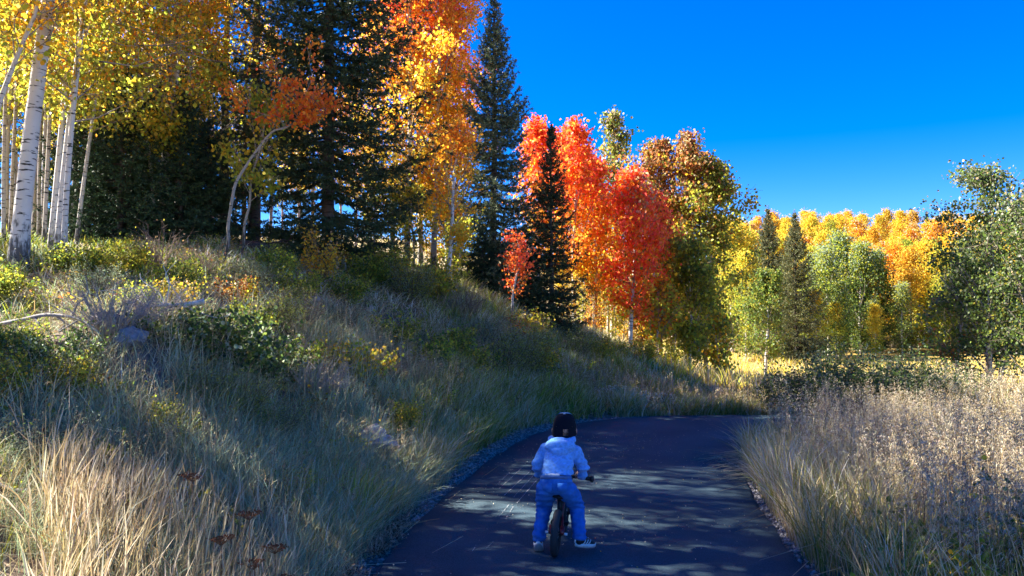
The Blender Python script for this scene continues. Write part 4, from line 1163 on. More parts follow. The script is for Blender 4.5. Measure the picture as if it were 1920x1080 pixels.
# ------------------------------------------------------------------ grass
def scatter(n, x0, x1, y0, y1, dens, seed):
    rg = np.random.default_rng(seed); out = []
    got = 0
    while got < n:
        x = rg.uniform(x0, x1, n); y = rg.uniform(y0, y1, n)
        k_ = rg.random(n) < dens(x, y)
        out.append(np.c_[x, y][k_]); got += int(k_.sum())
    p = np.concatenate(out)[:n]
    return np.c_[p, H(p[:, 0], p[:, 1])], rg


def pxl(x, y): return 960 + FPX * x / np.maximum(y, .1)


def grass(name, label, n, box, dens, h, w, lean, cols, seed, seg=3, edge=.10, colnoise=.8, tipgain=1.35, wind=(0, 0), clump=.35):
    """cols: two palettes lists mixed by a patch noise"""
    def dd(x, y):
        d, s = path_dist(x, y)
        return np.where(d > edge, dens(x, y, d, s) * np.clip(fbm(x, y, clump, seed) * 3.6 - 1.15, .02, 1), 0)
    pos, rg = scatter(n, *box, dd, seed)
    x, y = pos[:, 0], pos[:, 1]
    mixn = fbm(x, y, colnoise, seed + 50) + rg.normal(size=n) * .12
    c = np.where((mixn > .5)[:, None], pick(rg, cols[0], n, .22), pick(rg, cols[1], n, .22))
    hh = h * rg.uniform(.35, 1.25, n) * (.35 + 1.3 * fbm(x, y, .45, seed + 9))
    ww = w * rg.uniform(.7, 1.3, n) * np.clip(np.hypot(x, y) / 6, .8, 4)
    ln = rg.normal(size=(n, 2)) * (lean * hh)[:, None] + A(*wind) * hh[:, None]
    a_ = Acc()
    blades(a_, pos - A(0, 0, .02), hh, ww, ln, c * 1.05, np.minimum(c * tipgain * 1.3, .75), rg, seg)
    o = link(name, a_.mesh(name, M_GRASS), kind="stuff")
    o["label"] = label
    return o


# fine blue-green grass low on the slope
lower = lambda x, y, d, s: (s > 0) * sstep(.05, .25, d) * sstep(2.7, 1.6, d) * np.where(y < 7.5, 1, .45)
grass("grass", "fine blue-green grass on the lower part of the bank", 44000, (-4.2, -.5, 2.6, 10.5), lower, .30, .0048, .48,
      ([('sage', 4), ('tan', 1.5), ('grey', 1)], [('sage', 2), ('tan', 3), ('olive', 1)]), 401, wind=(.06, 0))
# dry straw and weeds higher on the slope
upper = lambda x, y, d, s: (s > 0) * sstep(1.0, 2.0, d) * sstep(6.5, 5, d) * .8
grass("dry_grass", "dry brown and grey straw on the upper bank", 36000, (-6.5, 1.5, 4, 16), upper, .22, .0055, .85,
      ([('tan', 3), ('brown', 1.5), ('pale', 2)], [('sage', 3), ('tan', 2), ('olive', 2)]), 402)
# green undergrowth at the brow and under the trees
brow = lambda x, y, d, s: (s > 0) * sstep(3.0, 3.8, d) * sstep(12, 7, d)
grass("undergrowth", "green undergrowth at the brow under the trees", 30000, (-9, 4, 6, 22), brow, .20, .010, .5,
      ([('green', 3), ('olive', 2), ('lime', 1)], [('olive', 2), ('sage', 2), ('lime', 1)]), 403)
# long grass along the path's left edge
edge_l = lambda x, y, d, s: (s > 0) * sstep(1.1, .2, d)
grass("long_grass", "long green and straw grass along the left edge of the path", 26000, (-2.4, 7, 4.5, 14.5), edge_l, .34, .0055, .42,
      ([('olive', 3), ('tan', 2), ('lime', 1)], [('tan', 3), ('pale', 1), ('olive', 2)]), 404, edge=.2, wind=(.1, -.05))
# the slope that falls to the meadow, beyond the bend
far_b = lambda x, y, d, s: (s > 0) * sstep(.15, .4, d) * (1 - sstep(14.5, 16.5, y) * sstep(.13, .2, x / y))
grass("long_grass", "olive and brown grass on the slope beyond the path's bend", 52000, (-1.5, 7.5, 9.5, 21), far_b, .30, .0055, .4,
      ([('olive', 3), ('lime', 1), ('tan', 2)], [('tan', 4), ('pale', 1), ('olive', 2)]), 405, edge=.15)
# sunny meadow
mead = lambda x, y, d, s: sstep(15, 18, y) * sstep(.16, .22, x / y)
grass("meadow_grass", "golden sunlit grass of the meadow", 42000, (2.5, 24, 15, 42), mead, .40, .007, .3,
      ([('yellow', 1), ('gold', 1), ('tan', 3)], [('tan', 3), ('yellow', 2), ('lime', 1)]), 406, colnoise=2.5, clump=1.5)
fieldd = lambda x, y, d, s: sstep(24, 30, y) * sstep(.12, -.05, x / y)
grass("meadow_grass", "pale dry grass of the field behind the wood", 12000, (-30, 4, 24, 60), fieldd, .35, .010, .4,
      ([('tan', 2), ('pale', 2)], [('tan', 3), ('yellow', 1)]), 407, colnoise=4, clump=2, seg=2)
# right verge: green feet near the path, straw behind
right = lambda x, y, d, s: (s < 0) * 1.0
grass("verge_grass", "green and straw grass at the foot of the right verge", 52000, (1.7, 9, 3.0, 10.8), lambda x, y, d, s: (s < 0) * (.5 + .5 * sstep(1.5, .2, d)), .52, .0055, .34,
      ([('olive', 2), ('green', 1), ('tan', 3)], [('tan', 4), ('pale', 2), ('olive', 1)]), 408, wind=(-.05, 0), edge=.06)
grass("verge_grass", "straw grass behind the right verge", 22000, (4.5, 16, 10.5, 20), lambda x, y, d, s: ((s < 0) | (y > 11.6)) * sstep(.28, .36, x / y), .5, .007, .4,
      ([('tan', 3), ('pale', 1), ('olive', 1)], [('tan', 3), ('brown', 1), ('grey', 1)]), 409)


# tall stalks with seed heads
def stalks(name, label, n, box, dens, h, seed, pal, plume, lean=.12, wind=(0, 0), w=.0042, edge=.12, plen=.06, nplume=14, pw=.009, headlen=.3, bladelen=0, droop=.5):
    def dd(x, y):
        d, s = path_dist(x, y)
        return np.where(d > edge, dens(x, y, d, s) * np.clip(fbm(x, y, .5, seed) * 2.4 - .5, .06, 1), 0)
    pos, rg = scatter(n, *box, dd, seed)
    hh = h * rg.uniform(.62, 1.12, n) * (.75 + .5 * fbm(pos[:, 0], pos[:, 1], .8, seed + 3))
    ln = rg.normal(size=(n, 2)) * (lean * hh)[:, None] + A(*wind) * hh[:, None]
    c = pick(rg, pal, n, .16)
    a_ = Acc()
    blades(a_, pos - A(0, 0, .02), hh, np.full(n, w) * rg.uniform(.8, 1.3, n), ln, c * .85, c, rg, 4, head=(lambda t: 1.0 - .3 * t) if plume else (lambda t: .8 if t < .62 else 1.9))
    if plume:
        rep = np.repeat(np.arange(n), nplume)
        t = 1 - headlen * rg.uniform(0, 1, len(rep)) ** 1.1
        base = pos[rep] + np.c_[ln[rep] * (t ** 1.8)[:, None], hh[rep] * t - .25 * np.hypot(*ln[rep].T) * t ** 3]
        an = rg.uniform(0, TAU, len(rep)); rr = plen * rg.uniform(.5, 1.3, len(rep)) * (.45 + .9 * (1 - t) / headlen)
        mid = base + np.c_[np.cos(an) * rr * .6, np.sin(an) * rr * .6, rr * .45]
        tip = base + np.c_[np.cos(an) * rr + ln[rep, 0] * .1, np.sin(an) * rr, rr * (.35 - droop * rg.uniform(0, 1, len(rep)))]
        sd = np.c_[-np.sin(an), np.cos(an), rg.uniform(-.6, .6, len(rep))] * (pw * .5)
        vs = np.stack([base, mid - sd, mid + sd, tip], 1)
        f = (np.arange(len(rep))[:, None, None] * 4 + np.array([[0, 1, 2], [1, 3, 2]])[None]).reshape(-1, 3)
        cc = np.minimum(pick(rg, plume, len(rep), .2), .8)
        a_.add(vs.reshape(-1, 3), f, np.repeat(cc, 4, 0))
    o = link(name, a_.mesh(name, M_GRASS), kind="stuff"); o["label"] = label
    return o


fg = lambda x, y, d, s: (s > 0) * sstep(.12, .4, d) * sstep(55, 150, pxl(x, y)) * sstep(4.5, 3.9, y) * (.3 + .7 * sstep(730, 600, pxl(x, y)))
stalks("tall_stalks", "tall tan wheat-like stalks in the bottom left corner", 2600, (-2.8, -.6, 2.5, 4.6), fg, .46, 420, [('tan', 3), ('pale', 2)], None, lean=.18, wind=(.06, 0), w=.0032)
stalks("tall_stalks", "thin straw stems standing in the blue-green grass", 1500, (-3.6, -.4, 4.2, 10), lambda x, y, d, s: (s > 0) * sstep(.15, .4, d) * sstep(2.8, 1.5, d), .50, 421, [('tan', 3), ('pale', 1)], [('tan', 2), ('brown', 1)], lean=.16, w=.004, nplume=6, plen=.03, pw=.005)
stalks("tall_stalks", "straw seed heads standing on the slope beyond the bend", 2600, (-1.5, 7, 8.5, 15.5), lambda x, y, d, s: (s > 0) * sstep(.15, .5, d) * sstep(4, 1, d), .48, 422, [('tan', 3), ('brown', 1)], [('tan', 2), ('pale', 1), ('brown', 1)], lean=.14, nplume=8, plen=.035, pw=.008, w=.005)
feath = lambda x, y, d, s: (s < 0) * sstep(.12, .9, d) * sstep(2.6, 4.2, y + .4 * x)
stalks("feather_grass", "tall pale feathery grass with drooping plumes on the right verge", 7000, (1.9, 8.5, 3.2, 10.4), feath, .84, 423, [('tan', 3), ('brown', 1), ('pale', 1)], [('pale', 4), ('tan', 2), ('brown', .6)], lean=.10, wind=(-.05, 0), nplume=30, plen=.05, pw=.0042, headlen=.38)
stalks("feather_grass", "pale feathery grass behind the path's bend at the right", 2600, (4.2, 13, 10.6, 14.5), lambda x, y, d, s: (d > .2) * sstep(.33, .40, x / y), .85, 424, [('tan', 3), ('pale', 1)], [('pale', 3), ('tan', 2)], lean=.1, nplume=14, plen=.06, pw=.011)

# straw that has fallen over onto the path at the right edge, dry stems at the left edge
def lying(name, label, pts, seed, n, spread, ln, dirv, pal):
    rg = np.random.default_rng(seed); a_ = Acc()
    for (x, y) in pts:
        b = np.c_[x + rg.normal(size=n) * spread, y + rg.normal(size=n) * spread, np.full(n, 0.)]
        b[:, 2] = np.maximum(H(b[:, 0], b[:, 1]), PATHZ) + rg.uniform(.03, .12, n)
        an = math.atan2(dirv[1], dirv[0]) + rg.normal(size=n) * .35
        L_ = ln * rg.uniform(.5, 1.3, n)
        e = b + np.c_[np.cos(an) * L_, np.sin(an) * L_, np.zeros(n)]
        e[:, 2] = np.maximum(H(e[:, 0], e[:, 1]), PATHZ) + rg.uniform(.01, .08, n)
        sticks(a_, b, e, .0022, pick(rg, pal, n))
    o = link(name, a_.mesh(name, M_GRASS), kind="stuff"); o["label"] = label


lying("fallen_straw", "bleached straw flopped over the right edge of the path", [(2.30, 7.1), (2.38, 7.6), (2.42, 8.0)], 430, 34, .10, .42, (-1, -.1), [('silver', 2), ('pale', 2)])
lying("fallen_straw", "loose straw lying over the path's edges", [(2.05, 5.6), (1.95, 5.0), (-.72, 5.4), (-.62, 6.2), (-.85, 4.6), (-.45, 7.2), (1.85, 4.4)], 431, 5, .2, .35, (-.5, -.4), [('pale', 2), ('tan', 2)])

# broken straw lying about the bank and low leafy weeds between the grass
pos, rg = scatter(6500, -5, 4, 3.2, 15, lambda x, y: (lambda d, s: (s > 0) * sstep(.1, .3, d) * np.clip(fbm(x, y, .6, 61) * 2.6 - .6, .05, 1))(*path_dist(x, y)), 445)
n = len(pos); an = rg.uniform(0, TAU, n); L_ = rg.uniform(.08, .34, n)
e = pos + np.c_[np.cos(an) * L_, np.sin(an) * L_, np.zeros(n)]
e[:, 2] = H(e[:, 0], e[:, 1]) + rg.uniform(.02, .16, n)
a_ = Acc(); sticks(a_, pos + np.c_[np.zeros((n, 2)), rg.uniform(.01, .10, n)], e, rg.uniform(.0014, .0028, n), pick(rg, [('pale', 2), ('tan', 2), ('brown', 2)], n))
o = link("fallen_straw", a_.mesh("fallen_straw", M_GRASS), kind="stuff"); o["label"] = "broken straw and twigs lying about on the bank"
cl_, rg = scatter(620, -4.6, 4.5, 3.4, 14, lambda x, y: (lambda d, s: (s > 0) * sstep(.15, .5, d) * np.clip(fbm(x, y, .9, 63) * 2.4 - .6, .05, 1))(*path_dist(x, y)), 446)
k_ = rg.integers(12, 34, len(cl_)); rep = np.repeat(np.arange(len(cl_)), k_)
hgt = rg.uniform(.08, .32, len(cl_))[rep]
cen = cl_[rep] + np.c_[rg.normal(size=(len(rep), 2)) * .055, rg.uniform(.15, 1, len(rep)) * hgt]
pc = rg.integers(0, 5, len(cl_))[rep]
c_ = np.zeros((len(rep), 3))
for q_, pl_ in enumerate([['green'], ['olive', 'green'], ['lime', 'olive'], ['sage', 'green'], ['rust', 'olive', 'yellow']]):
    mk = pc == q_; c_[mk] = pick(rg, pl_, int(mk.sum()), .2)
a_ = Acc(); leaves(a_, cen, .026 * rg.uniform(.5, 1.4, len(rep)), c_, rg, True, upright=.2, aspect=.75)
o = link("weeds", a_.mesh("weeds", M_LEAF), kind="stuff"); o["label"] = "low leafy weeds scattered through the grass of the bank"

# gravel along the edges and dead mat weed at the lower left
rg = np.random.default_rng(440)
a_ = Acc()
n = 9000
k_ = rg.integers(0, len(cl) - 1, n * 2); k_ = k_[(cl[k_, 1] > 3) & (cl[k_, 0] < 6)][:n]; n = len(k_)
off = HALF + .02 + np.abs(rg.normal(size=n)) * .13
lft = rg.random(n) < .8
off = np.where(lft, off, -(HALF + .01 + np.abs(rg.normal(size=n)) * .05))
p = cl[k_] + nl[k_] * off[:, None]
cen = np.c_[p, H(p[:, 0], p[:, 1]) + .006]
s_ = rg.uniform(.006, .022, n)
T = np.array([[1, 0, 0], [0, 1, 0], [-1, 0, 0], [0, -1, 0], [0, 0, .7], [0, 0, -.7]])
F = np.array([[0, 1, 4], [1, 2, 4], [2, 3, 4], [3, 0, 4], [1, 0, 5], [2, 1, 5], [3, 2, 5], [0, 3, 5]])
an = rg.uniform(0, TAU, n)
Tm = T[None] * rg.uniform(.6, 1.3, (n, 6, 1))
vx = Tm[:, :, 0] * np.cos(an)[:, None] - Tm[:, :, 1] * np.sin(an)[:, None]; vy = Tm[:, :, 0] * np.sin(an)[:, None] + Tm[:, :, 1] * np.cos(an)[:, None]
vs = cen[:, None] + np.stack([vx, vy, Tm[:, :, 2]], -1) * s_[:, None, None]
g = rg.uniform(.10, .36, (n, 1)) * A(1, .96, .98)
a_.add(vs.reshape(-1, 3), (np.arange(n)[:, None, None] * 6 + F[None]).reshape(-1, 3), np.repeat(g, 6, 0))
o = link("gravel", a_.mesh("gravel", M_STONE), kind="stuff"); o["label"] = "grey crushed stone along the edges of the path"
# mat weed: low curly greyish-pink dead stems
pos, rg = scatter(5200, -1.6, -.5, 3.6, 6.2, lambda x, y: (lambda d, s: ((s > 0) & (d > .04)) * sstep(.62, .25, d) * (fbm(x, y, .4, 77) > .45))(*path_dist(x, y)), 441)
a_ = Acc()
n = len(pos)
e = pos + rg.normal(size=(n, 3)) * A(.05, .05, .03) + A(0, 0, .05)
sticks(a_, pos + rg.normal(size=(n, 3)) * A(.03, .03, .01), e, .0022, pick(rg, [('pale', 2), ('brown', 1)], n) * A(.72, .62, .68))
leaves(a_, e, .014 * rg.uniform(.6, 1.3, n), pick(rg, [('pale', 2), ('tan', 1)], n) * A(.66, .58, .66), rg)
o = link("mat_weed", a_.mesh("mat_weed", M_TWIG), kind="stuff"); o["label"] = "greyish pink dead mat weed at the lower left edge of the path"
# litter: fallen leaves on the slope, grit and leaf crumbs on the asphalt
pos, rg = scatter(5200, -7, 4, 3.5, 19, lambda x, y: (lambda d, s: (s > 0) * sstep(.6, 2.5, d))(*path_dist(x, y)), 442)
a_ = Acc(); leaves(a_, pos + A(0, 0, .02), .045 * rg.uniform(.6, 1.1, len(pos)), pick(rg, [('brown', 4), ('tan', 2), ('yellow', .5), ('rust', .7)], len(pos)), rg, upright=-.8)
o = link("fallen_leaves", a_.mesh("fallen_leaves", M_LEAF), kind="stuff"); o["label"] = "fallen aspen leaves on the bank"
pos, rg = scatter(900, -.8, 3.4, 4.0, 11.6, lambda x, y: (path_dist(x, y)[0] < -.05) * np.clip(fbm(x, y, .8, 5) * 3 - 1.1, .03, 1), 443)
pos[:, 2] = PATHZ + .006
a_ = Acc(); leaves(a_, pos, rg.uniform(.006, .016, len(pos)), pick(rg, [('pale', 3), ('silver', 2), ('yellow', .3)], len(pos)), rg, upright=-2)
o = link("litter", a_.mesh("litter", M_LEAF), kind="stuff"); o["label"] = "pale grit and leaf crumbs scattered on the asphalt"


# pale scuff lines on the asphalt at the left
def gpt(px, py):
    v = PX(px, py, 1.0) - A(0, 0, CAMZ); t = (PATHZ + .004 - CAMZ) / v[2]; return A(0, 0, CAMZ) + v * t


rg = np.random.default_rng(450); a_ = Acc()
for (x0, y0, x1, y1, wd) in [(1006, 872, 944, 930, .007), (1006, 885, 962, 933, .006), (1009, 897, 969, 943, .007), (983, 873, 936, 916, .005), (955, 886, 930, 910, .005), (962, 950, 948, 973, .005), (955, 945, 936, 968, .004), (925, 1015, 912, 1028, .004), (893, 1022, 886, 1033, .004)]:
    p0, p1 = gpt(x0, y0), gpt(x1, y1)
    d = (p1 - p0); L_ = np.linalg.norm(d); d /= L_; sd = A(-d[1], d[0], 0)
    m_ = max(3, int(L_ / .02)); run = None
    for i in range(m_):
        if rg.random() < .16: continue
        t0, t1 = i / m_, (i + .9) / m_
        w0 = wd * 1.3 * rg.uniform(.25, 1); c_ = rg.uniform(.28, .5)
        b0, b1 = p0 + d * L_ * t0 + sd * rg.normal() * .0015, p0 + d * L_ * t1
        a_.add([b0 - sd * w0 * .5, b0 + sd * w0 * .5, b1 + sd * w0 * .4, b1 - sd * w0 * .4], [[0, 2, 1], [0, 3, 2]], A(c_, c_, c_))
o = link("scuff_mark", a_.mesh("scuff_mark", M_TWIG), parent=path, kind="stuff")
# ------------------------------------------------------------------ the child on the little bike
BIKE_Y = 4.86
bx0, by0 = (1039 - 960) / FPX * BIKE_Y, BIKE_Y
YAW = math.radians(-9.5)          # heading a little to the right of straight ahead
M_RUBBER = plain_mat("rubber", (.035, .036, .038), .75, .3, nscale=120, namt=.2, bump=.2)
M_RED = plain_mat("red_paint", (.22, .012, .016), .35, .5)
M_BLACK = plain_mat("black_plastic", (.012, .012, .014), .5, .4)
M_STEEL = plain_mat("steel", (.55, .55, .55), .3, .5, metal=.9)
M_WHITEP = plain_mat("white_plastic", (.78, .78, .78), .45, .4)
M_GOLD = plain_mat("yellow_sticker", (.62, .50, .18), .45, .4)
M_SKIN = plain_mat("skin", (.58, .34, .25), .5, .4, namt=.06)
M_HOOD = plain_mat("blue_fleece", (.17, .40, .78), .95, .1, nscale=60, namt=.22, bump=.5, sheen=.3)
M_JEAN = plain_mat("denim", (.04, .18, .52), .85, .15, nscale=18, namt=.25, bump=.35)
M_CAP = plain_mat("navy_cap", (.007, .009, .016), .9, .1, nscale=200, namt=.2, bump=.3)
M_MESH = plain_mat("pale_cap_panel", (.55, .57, .60), .8, .2, nscale=260, namt=.45, bump=.4)
M_SHIRT = plain_mat("white_cotton", (.72, .72, .72), .9, .1, namt=.08)
M_HAIR = plain_mat("light_brown_hair", (.15, .09, .05), .55, .4, nscale=150, namt=.4, bump=.5)
M_SOLE = plain_mat("shoe_sole", (.42, .40, .40), .8, .2, nscale=160, namt=.2, bump=.4)


def bm_obj(name, bm, mat, parent, smooth=True):
    me = bpy.data.meshes.new(name); bm.to_mesh(me); bm.free()
    me.materials.append(mat)
    if smooth:
        me.polygons.foreach_set("use_smooth", np.ones(len(me.polygons), bool))
    return link(name, me, parent)


def acc_obj(name, acc, mat, parent, smooth=True):
    return link(name, acc.mesh(name, mat, smooth), parent)


def ring_tube(acc, cen, R, r, axis_x=True, n=40, m=10, sq=1.0):
    """a tyre-like torus about the x axis"""
    th = np.linspace(0, TAU, n, endpoint=False); ph = np.linspace(0, TAU, m, endpoint=False)
    rr = R + r * np.cos(ph)[None]
    V = np.stack([np.broadcast_to(r * sq * np.sin(ph)[None], (n, m)), rr * np.cos(th)[:, None], rr * np.sin(th)[:, None]], -1) + A(*cen)
    i, j = np.meshgrid(np.arange(n), np.arange(m), indexing='ij')
    a0 = i * m + j; a1 = i * m + (j + 1) % m; b0 = ((i + 1) % n) * m + j; b1 = ((i + 1) % n) * m + (j + 1) % m
    f = np.concatenate([np.stack([a0, a1, b1], -1).reshape(-1, 3), np.stack([a0, b1, b0], -1).reshape(-1, 3)])
    acc.add(V.reshape(-1, 3), f, (1, 1, 1))


def spheres(bm, items):
    for it in items:
        (p, r) = it[:2]
        rx, ry, rz = r if hasattr(r, '__len__') else (r, r, r)
        mt = Matrix.Translation(p) @ (it[2] if len(it) > 2 else Matrix.Identity(4)) @ Matrix.Diagonal((rx, ry, rz, 1))
        bmesh.ops.create_icosphere(bm, subdivisions=3, radius=1, matrix=mt)


def chain(pts, n=10):
    """spheres along a chain of (point, radius) with radii interpolated"""
    out = []
    for (p0, r0), (p1, r1) in zip(pts[:-1], pts[1:]):
        p0, p1 = Vector(p0), Vector(p1)
        r0 = Vector(r0 if hasattr(r0, '__len__') else (r0,) * 3); r1 = Vector(r1 if hasattr(r1, '__len__') else (r1,) * 3)
        for k_ in range(n):
            t = k_ / n
            out.append((p0.lerp(p1, t), tuple(r0.lerp(r1, t))))
    p, r = pts[-1]
    out.append((Vector(p), r if hasattr(r, '__len__') else (r,) * 3))
    return out


def fused(name, items, mat, parent, voxel=.006, smooth=5, fold=None):
    """one continuous skin grown over overlapping volumes"""
    bm = bmesh.new(); spheres(bm, items)
    me = bpy.data.meshes.new(name + "_raw"); bm.to_mesh(me); bm.free()
    o = bpy.data.objects.new(name + "_raw", me); COL.objects.link(o)
    md = o.modifiers.new("r", 'REMESH'); md.mode = 'VOXEL'; md.voxel_size = voxel
    sm = o.modifiers.new("s", 'SMOOTH'); sm.iterations = smooth; sm.factor = .6
    dg = bpy.context.evaluated_depsgraph_get()
    out = bpy.data.meshes.new_from_object(o.evaluated_get(dg))
    out.name = name
    bpy.data.objects.remove(o); bpy.data.meshes.remove(me)
    if fold:
        for v, nrm in zip(out.vertices, [v_.normal.copy() for v_ in out.vertices]):
            v.co += nrm * fold(v.co)
    out.materials.clear(); out.materials.append(mat)
    out.polygons.foreach_set("use_smooth", np.ones(len(out.polygons), bool))
    return link(name, out, parent)


LEAN = math.radians(4)
bike = thing("balance_bike", "small red framed balance bike with black saddle under the child", "bicycle", (bx0, by0, PATHZ), YAW, scale=.96)
bike.rotation_euler = (0, LEAN, YAW)
WR, WB = .150, .54


def wheel(y):
    w = Acc(); ring_tube(w, (0, y, WR), WR - .021, .021, n=48, m=12, sq=1.15)
    t = acc_obj("wheel", w, M_RUBBER, bike)
    r = Acc(); ring_tube(r, (0, y, WR), WR - .045, .009, n=40, m=8, sq=1.7); acc_obj("rim", r, M_BLACK, t)
    s = Acc()
    for k_ in range(10):
        an = k_ * TAU / 10
        tube(s, [(.016 * (1 if k_ % 2 else -1), y + .012 * math.cos(an), WR + .012 * math.sin(an)), (0, y + (WR - .045) * math.cos(an), WR + (WR - .045) * math.sin(an))], .0022, 5)
    acc_obj("spoke", s, M_STEEL, t)["kind"] = "stuff"
    h_ = Acc(); tube(h_, [(-.035, y, WR), (.035, y, WR)], .014, 12); acc_obj("hub", h_, M_BLACK, t)
    # axle nuts
    for sg in (-1, 1):
        c_ = Acc(); tube(c_, [(sg * .038, y, WR), (sg * (.072 if y == 0 else .06), y, WR)], .0085 if y == 0 else .008, 8); acc_obj("axle_cap", c_, M_WHITEP, t)
    return t


wheel(0.0); wheel(WB)
f_ = Acc()
ST, BB = A(0, .155, .335), A(0, .21, .17)
HT0, HT1 = A(0, .415, .34), A(0, .395, .42)
tube(f_, smooth_poly(np.array([HT0 + A(0, 0, .03), A(0, .34, .26), A(0, .27, .19), BB]), 16), .017, 10)
tube(f_, [BB + A(0, .01, -.015), ST - A(0, 0, .04)], .015, 10)
tube(f_, smooth_poly(np.array([HT1 - A(0, 0, .02), A(0, .31, .34), ST - A(0, -.02, .08)]), 14), .013, 10)
for sg in (-1, 1):
    tube(f_, smooth_poly(np.array([BB + A(sg * .012, 0, 0), A(sg * .030, .12, .155), A(sg * .036, 0, WR)]), 12), .010, 8)
    tube(f_, smooth_poly(np.array([ST - A(sg * -.008, 0, .09), A(sg * .026, .09, .22), A(sg * .036, 0, WR)]), 12), .008, 8)
tube(f_, [HT0, HT1], .020, 12)
acc_obj("frame", f_, M_RED, bike)
for sg in (-1, 1):
    d_ = Acc(); tube(d_, [(sg * .036, -.012, WR), (sg * .038, .03, WR + .035)], .015, 8); acc_obj("dropout_plate", d_, M_RED, bike)
sp_ = Acc(); tube(sp_, [ST - A(0, .0, .11), ST + A(0, -.012, .0)], .016, 12); acc_obj("seat_tube", sp_, M_BLACK, bike)
sk = Acc()
for zz, w_ in ((.205, .011), (.235, .011), (.265, .011), (.295, .010)):
    ang_ = np.linspace(-1.1, 1.1, 7)
    b = A(.0, .155 + (.335 - zz) * .25, zz)
    lo_ = [b + A(math.sin(q_) * .0175, -math.cos(q_) * .0175, 0) for q_ in ang_]
    hi_ = [p_ + A(0, -.006, .024) for p_ in lo_]
    V = np.array(lo_ + hi_); F = [[i, i + 1, i + 8] for i in range(6)] + [[i, i + 8, i + 7] for i in range(6)]
    sk.add(V, F, (1, 1, 1))
acc_obj("sticker", sk, M_GOLD, bike)["kind"] = "stuff"
# saddle
bm = bmesh.new()
spheres(bm, [((0, .12, .362), (.062, .055, .017)), ((0, .18, .362), (.038, .07, .015)), ((0, .23, .360), (.022, .05, .013))])
me = bpy.data.meshes.new("saddle"); bm.to_mesh(me); bm.free(); me.materials.append(M_BLACK); me.polygons.foreach_set("use_smooth", np.ones(len(me.polygons), bool))
link("saddle", me, bike)
fk = Acc()
for sg in (-1, 1):
    tube(fk, smooth_poly(np.array([(sg * .012, .412, .345), (sg * .036, .43, .30), (sg * .040, .49, .20), (sg * .040, WB, WR)]), 14), .010, 8)
acc_obj("fork", fk, M_BLACK, bike)
STEER = -.10
hb = Acc()
hc, hsn = math.cos(STEER), math.sin(STEER)


def steer(p):
    x, y = p[0], p[1] - .39
    return A(x * hc - y * hsn, x * hsn + y * hc + .39, p[2])


tube(hb, [HT1 - A(0, 0, .01), A(0, .375, .445)], .013, 10)
bar = smooth_poly(np.array([steer(p) for p in [(-.19, .345, .452), (-.15, .355, .455), (-.06, .375, .447), (.06, .375, .447), (.15, .355, .455), (.19, .345, .452)]]), 26)
tube(hb, bar, .010, 10)
hbo = acc_obj("handlebar", hb, M_BLACK, bike)
for sg in (-1, 1):
    g_ = Acc()
    p0, p1 = steer((sg * .10, .36, .455)), steer((sg * .20, .344, .452))
    tube(g_, [p0, p1], .016, 12)
    e_ = (p1 - p0) / np.linalg.norm(p1 - p0)
    tube(g_, [p1 - e_ * .012, p1 + e_ * .004], .022, 12)
    tube(g_, [p0 - e_ * .002, p0 + e_ * .008], .021, 12)
    acc_obj("grip", g_, M_BLACK, hbo)
pl_ = Acc()
for sg in (-1, 1):
    tube(pl_, [(0, .21, .165), (sg * .05, .21, .165)], .007, 8)
    tube(pl_, [(sg * .05, .18, .165), (sg * .05, .24, .165)], .012, 6)
acc_obj("footrest", pl_, M_BLACK, bike)

# --- the child
child = thing("person", "small child in light blue hoodie, jeans and dark cap riding a balance bike", "person", (bx0, by0, PATHZ), YAW, scale=.96)
PEL = (0, .115, .425)
HEADC = Vector((.028, .375, .775))
NECK = Vector((.016, .315, .690))
SHL, SHR = Vector((-.088, .272, .635)), Vector((.108, .272, .630))
ELL, ELR = Vector((-.146, .262, .535)), Vector((.166, .272, .525))
WRL, WRR = Vector((-.146, .318, .468)), Vector((.155, .298, .468))
HIPL, HIPR = Vector((-.066, .125, .405)), Vector((.066, .125, .405))
KNL, KNR = Vector((-.095, .235, .255)), Vector((.125, .245, .265))
ANL, ANR = Vector((-.108, .055, .105)), Vector((.152, .085, .112))

# body: one continuous figure under the clothes
items = chain([((0, .115, .445), (.076, .046, .05)), ((.005, .165, .52), (.076, .044, .06)), ((.012, .238, .615), (.082, .040, .055)), (NECK, (.04, .04, .04)), (HEADC - Vector((0, 0, .04)), (.045, .05, .045))])
items += [(HEADC, (.076, .086, .088)), (HEADC + Vector((0, .055, -.045)), (.048, .038, .045)), (HEADC + Vector((0, .092, -.022)), (.010, .013, .012)), (HEADC + Vector((0, .078, -.060)), (.022, .012, .008))]
for sg in (-1, 1):
    items += [(HEADC + Vector((sg * .077, .004, -.022)), (.011, .019, .027)), (HEADC + Vector((sg * .046, .055, -.04)), (.028, .028, .028)), (HEADC + Vector((sg * .028, .078, .0)), (.011, .008, .008))]
for s_, e_, w_ in ((SHL, ELL, WRL), (SHR, ELR, WRR)):
    items += chain([(s_, .036), (e_, .030), (w_, .021)])
for h_, k_, a_2 in ((HIPL, KNL, ANL), (HIPR, KNR, ANR)):
    items += chain([(h_ + Vector((0, .008, .008)), .042), (k_, .038), (a_2, .026)])
    tv = Vector((0, .036, -.082)) if h_ is HIPL else Vector((.042, .024, -.046))
    items += chain([(a_2, .024), (a_2 + Vector((0, .0, -.03)), .020), (a_2 + tv, .013)])
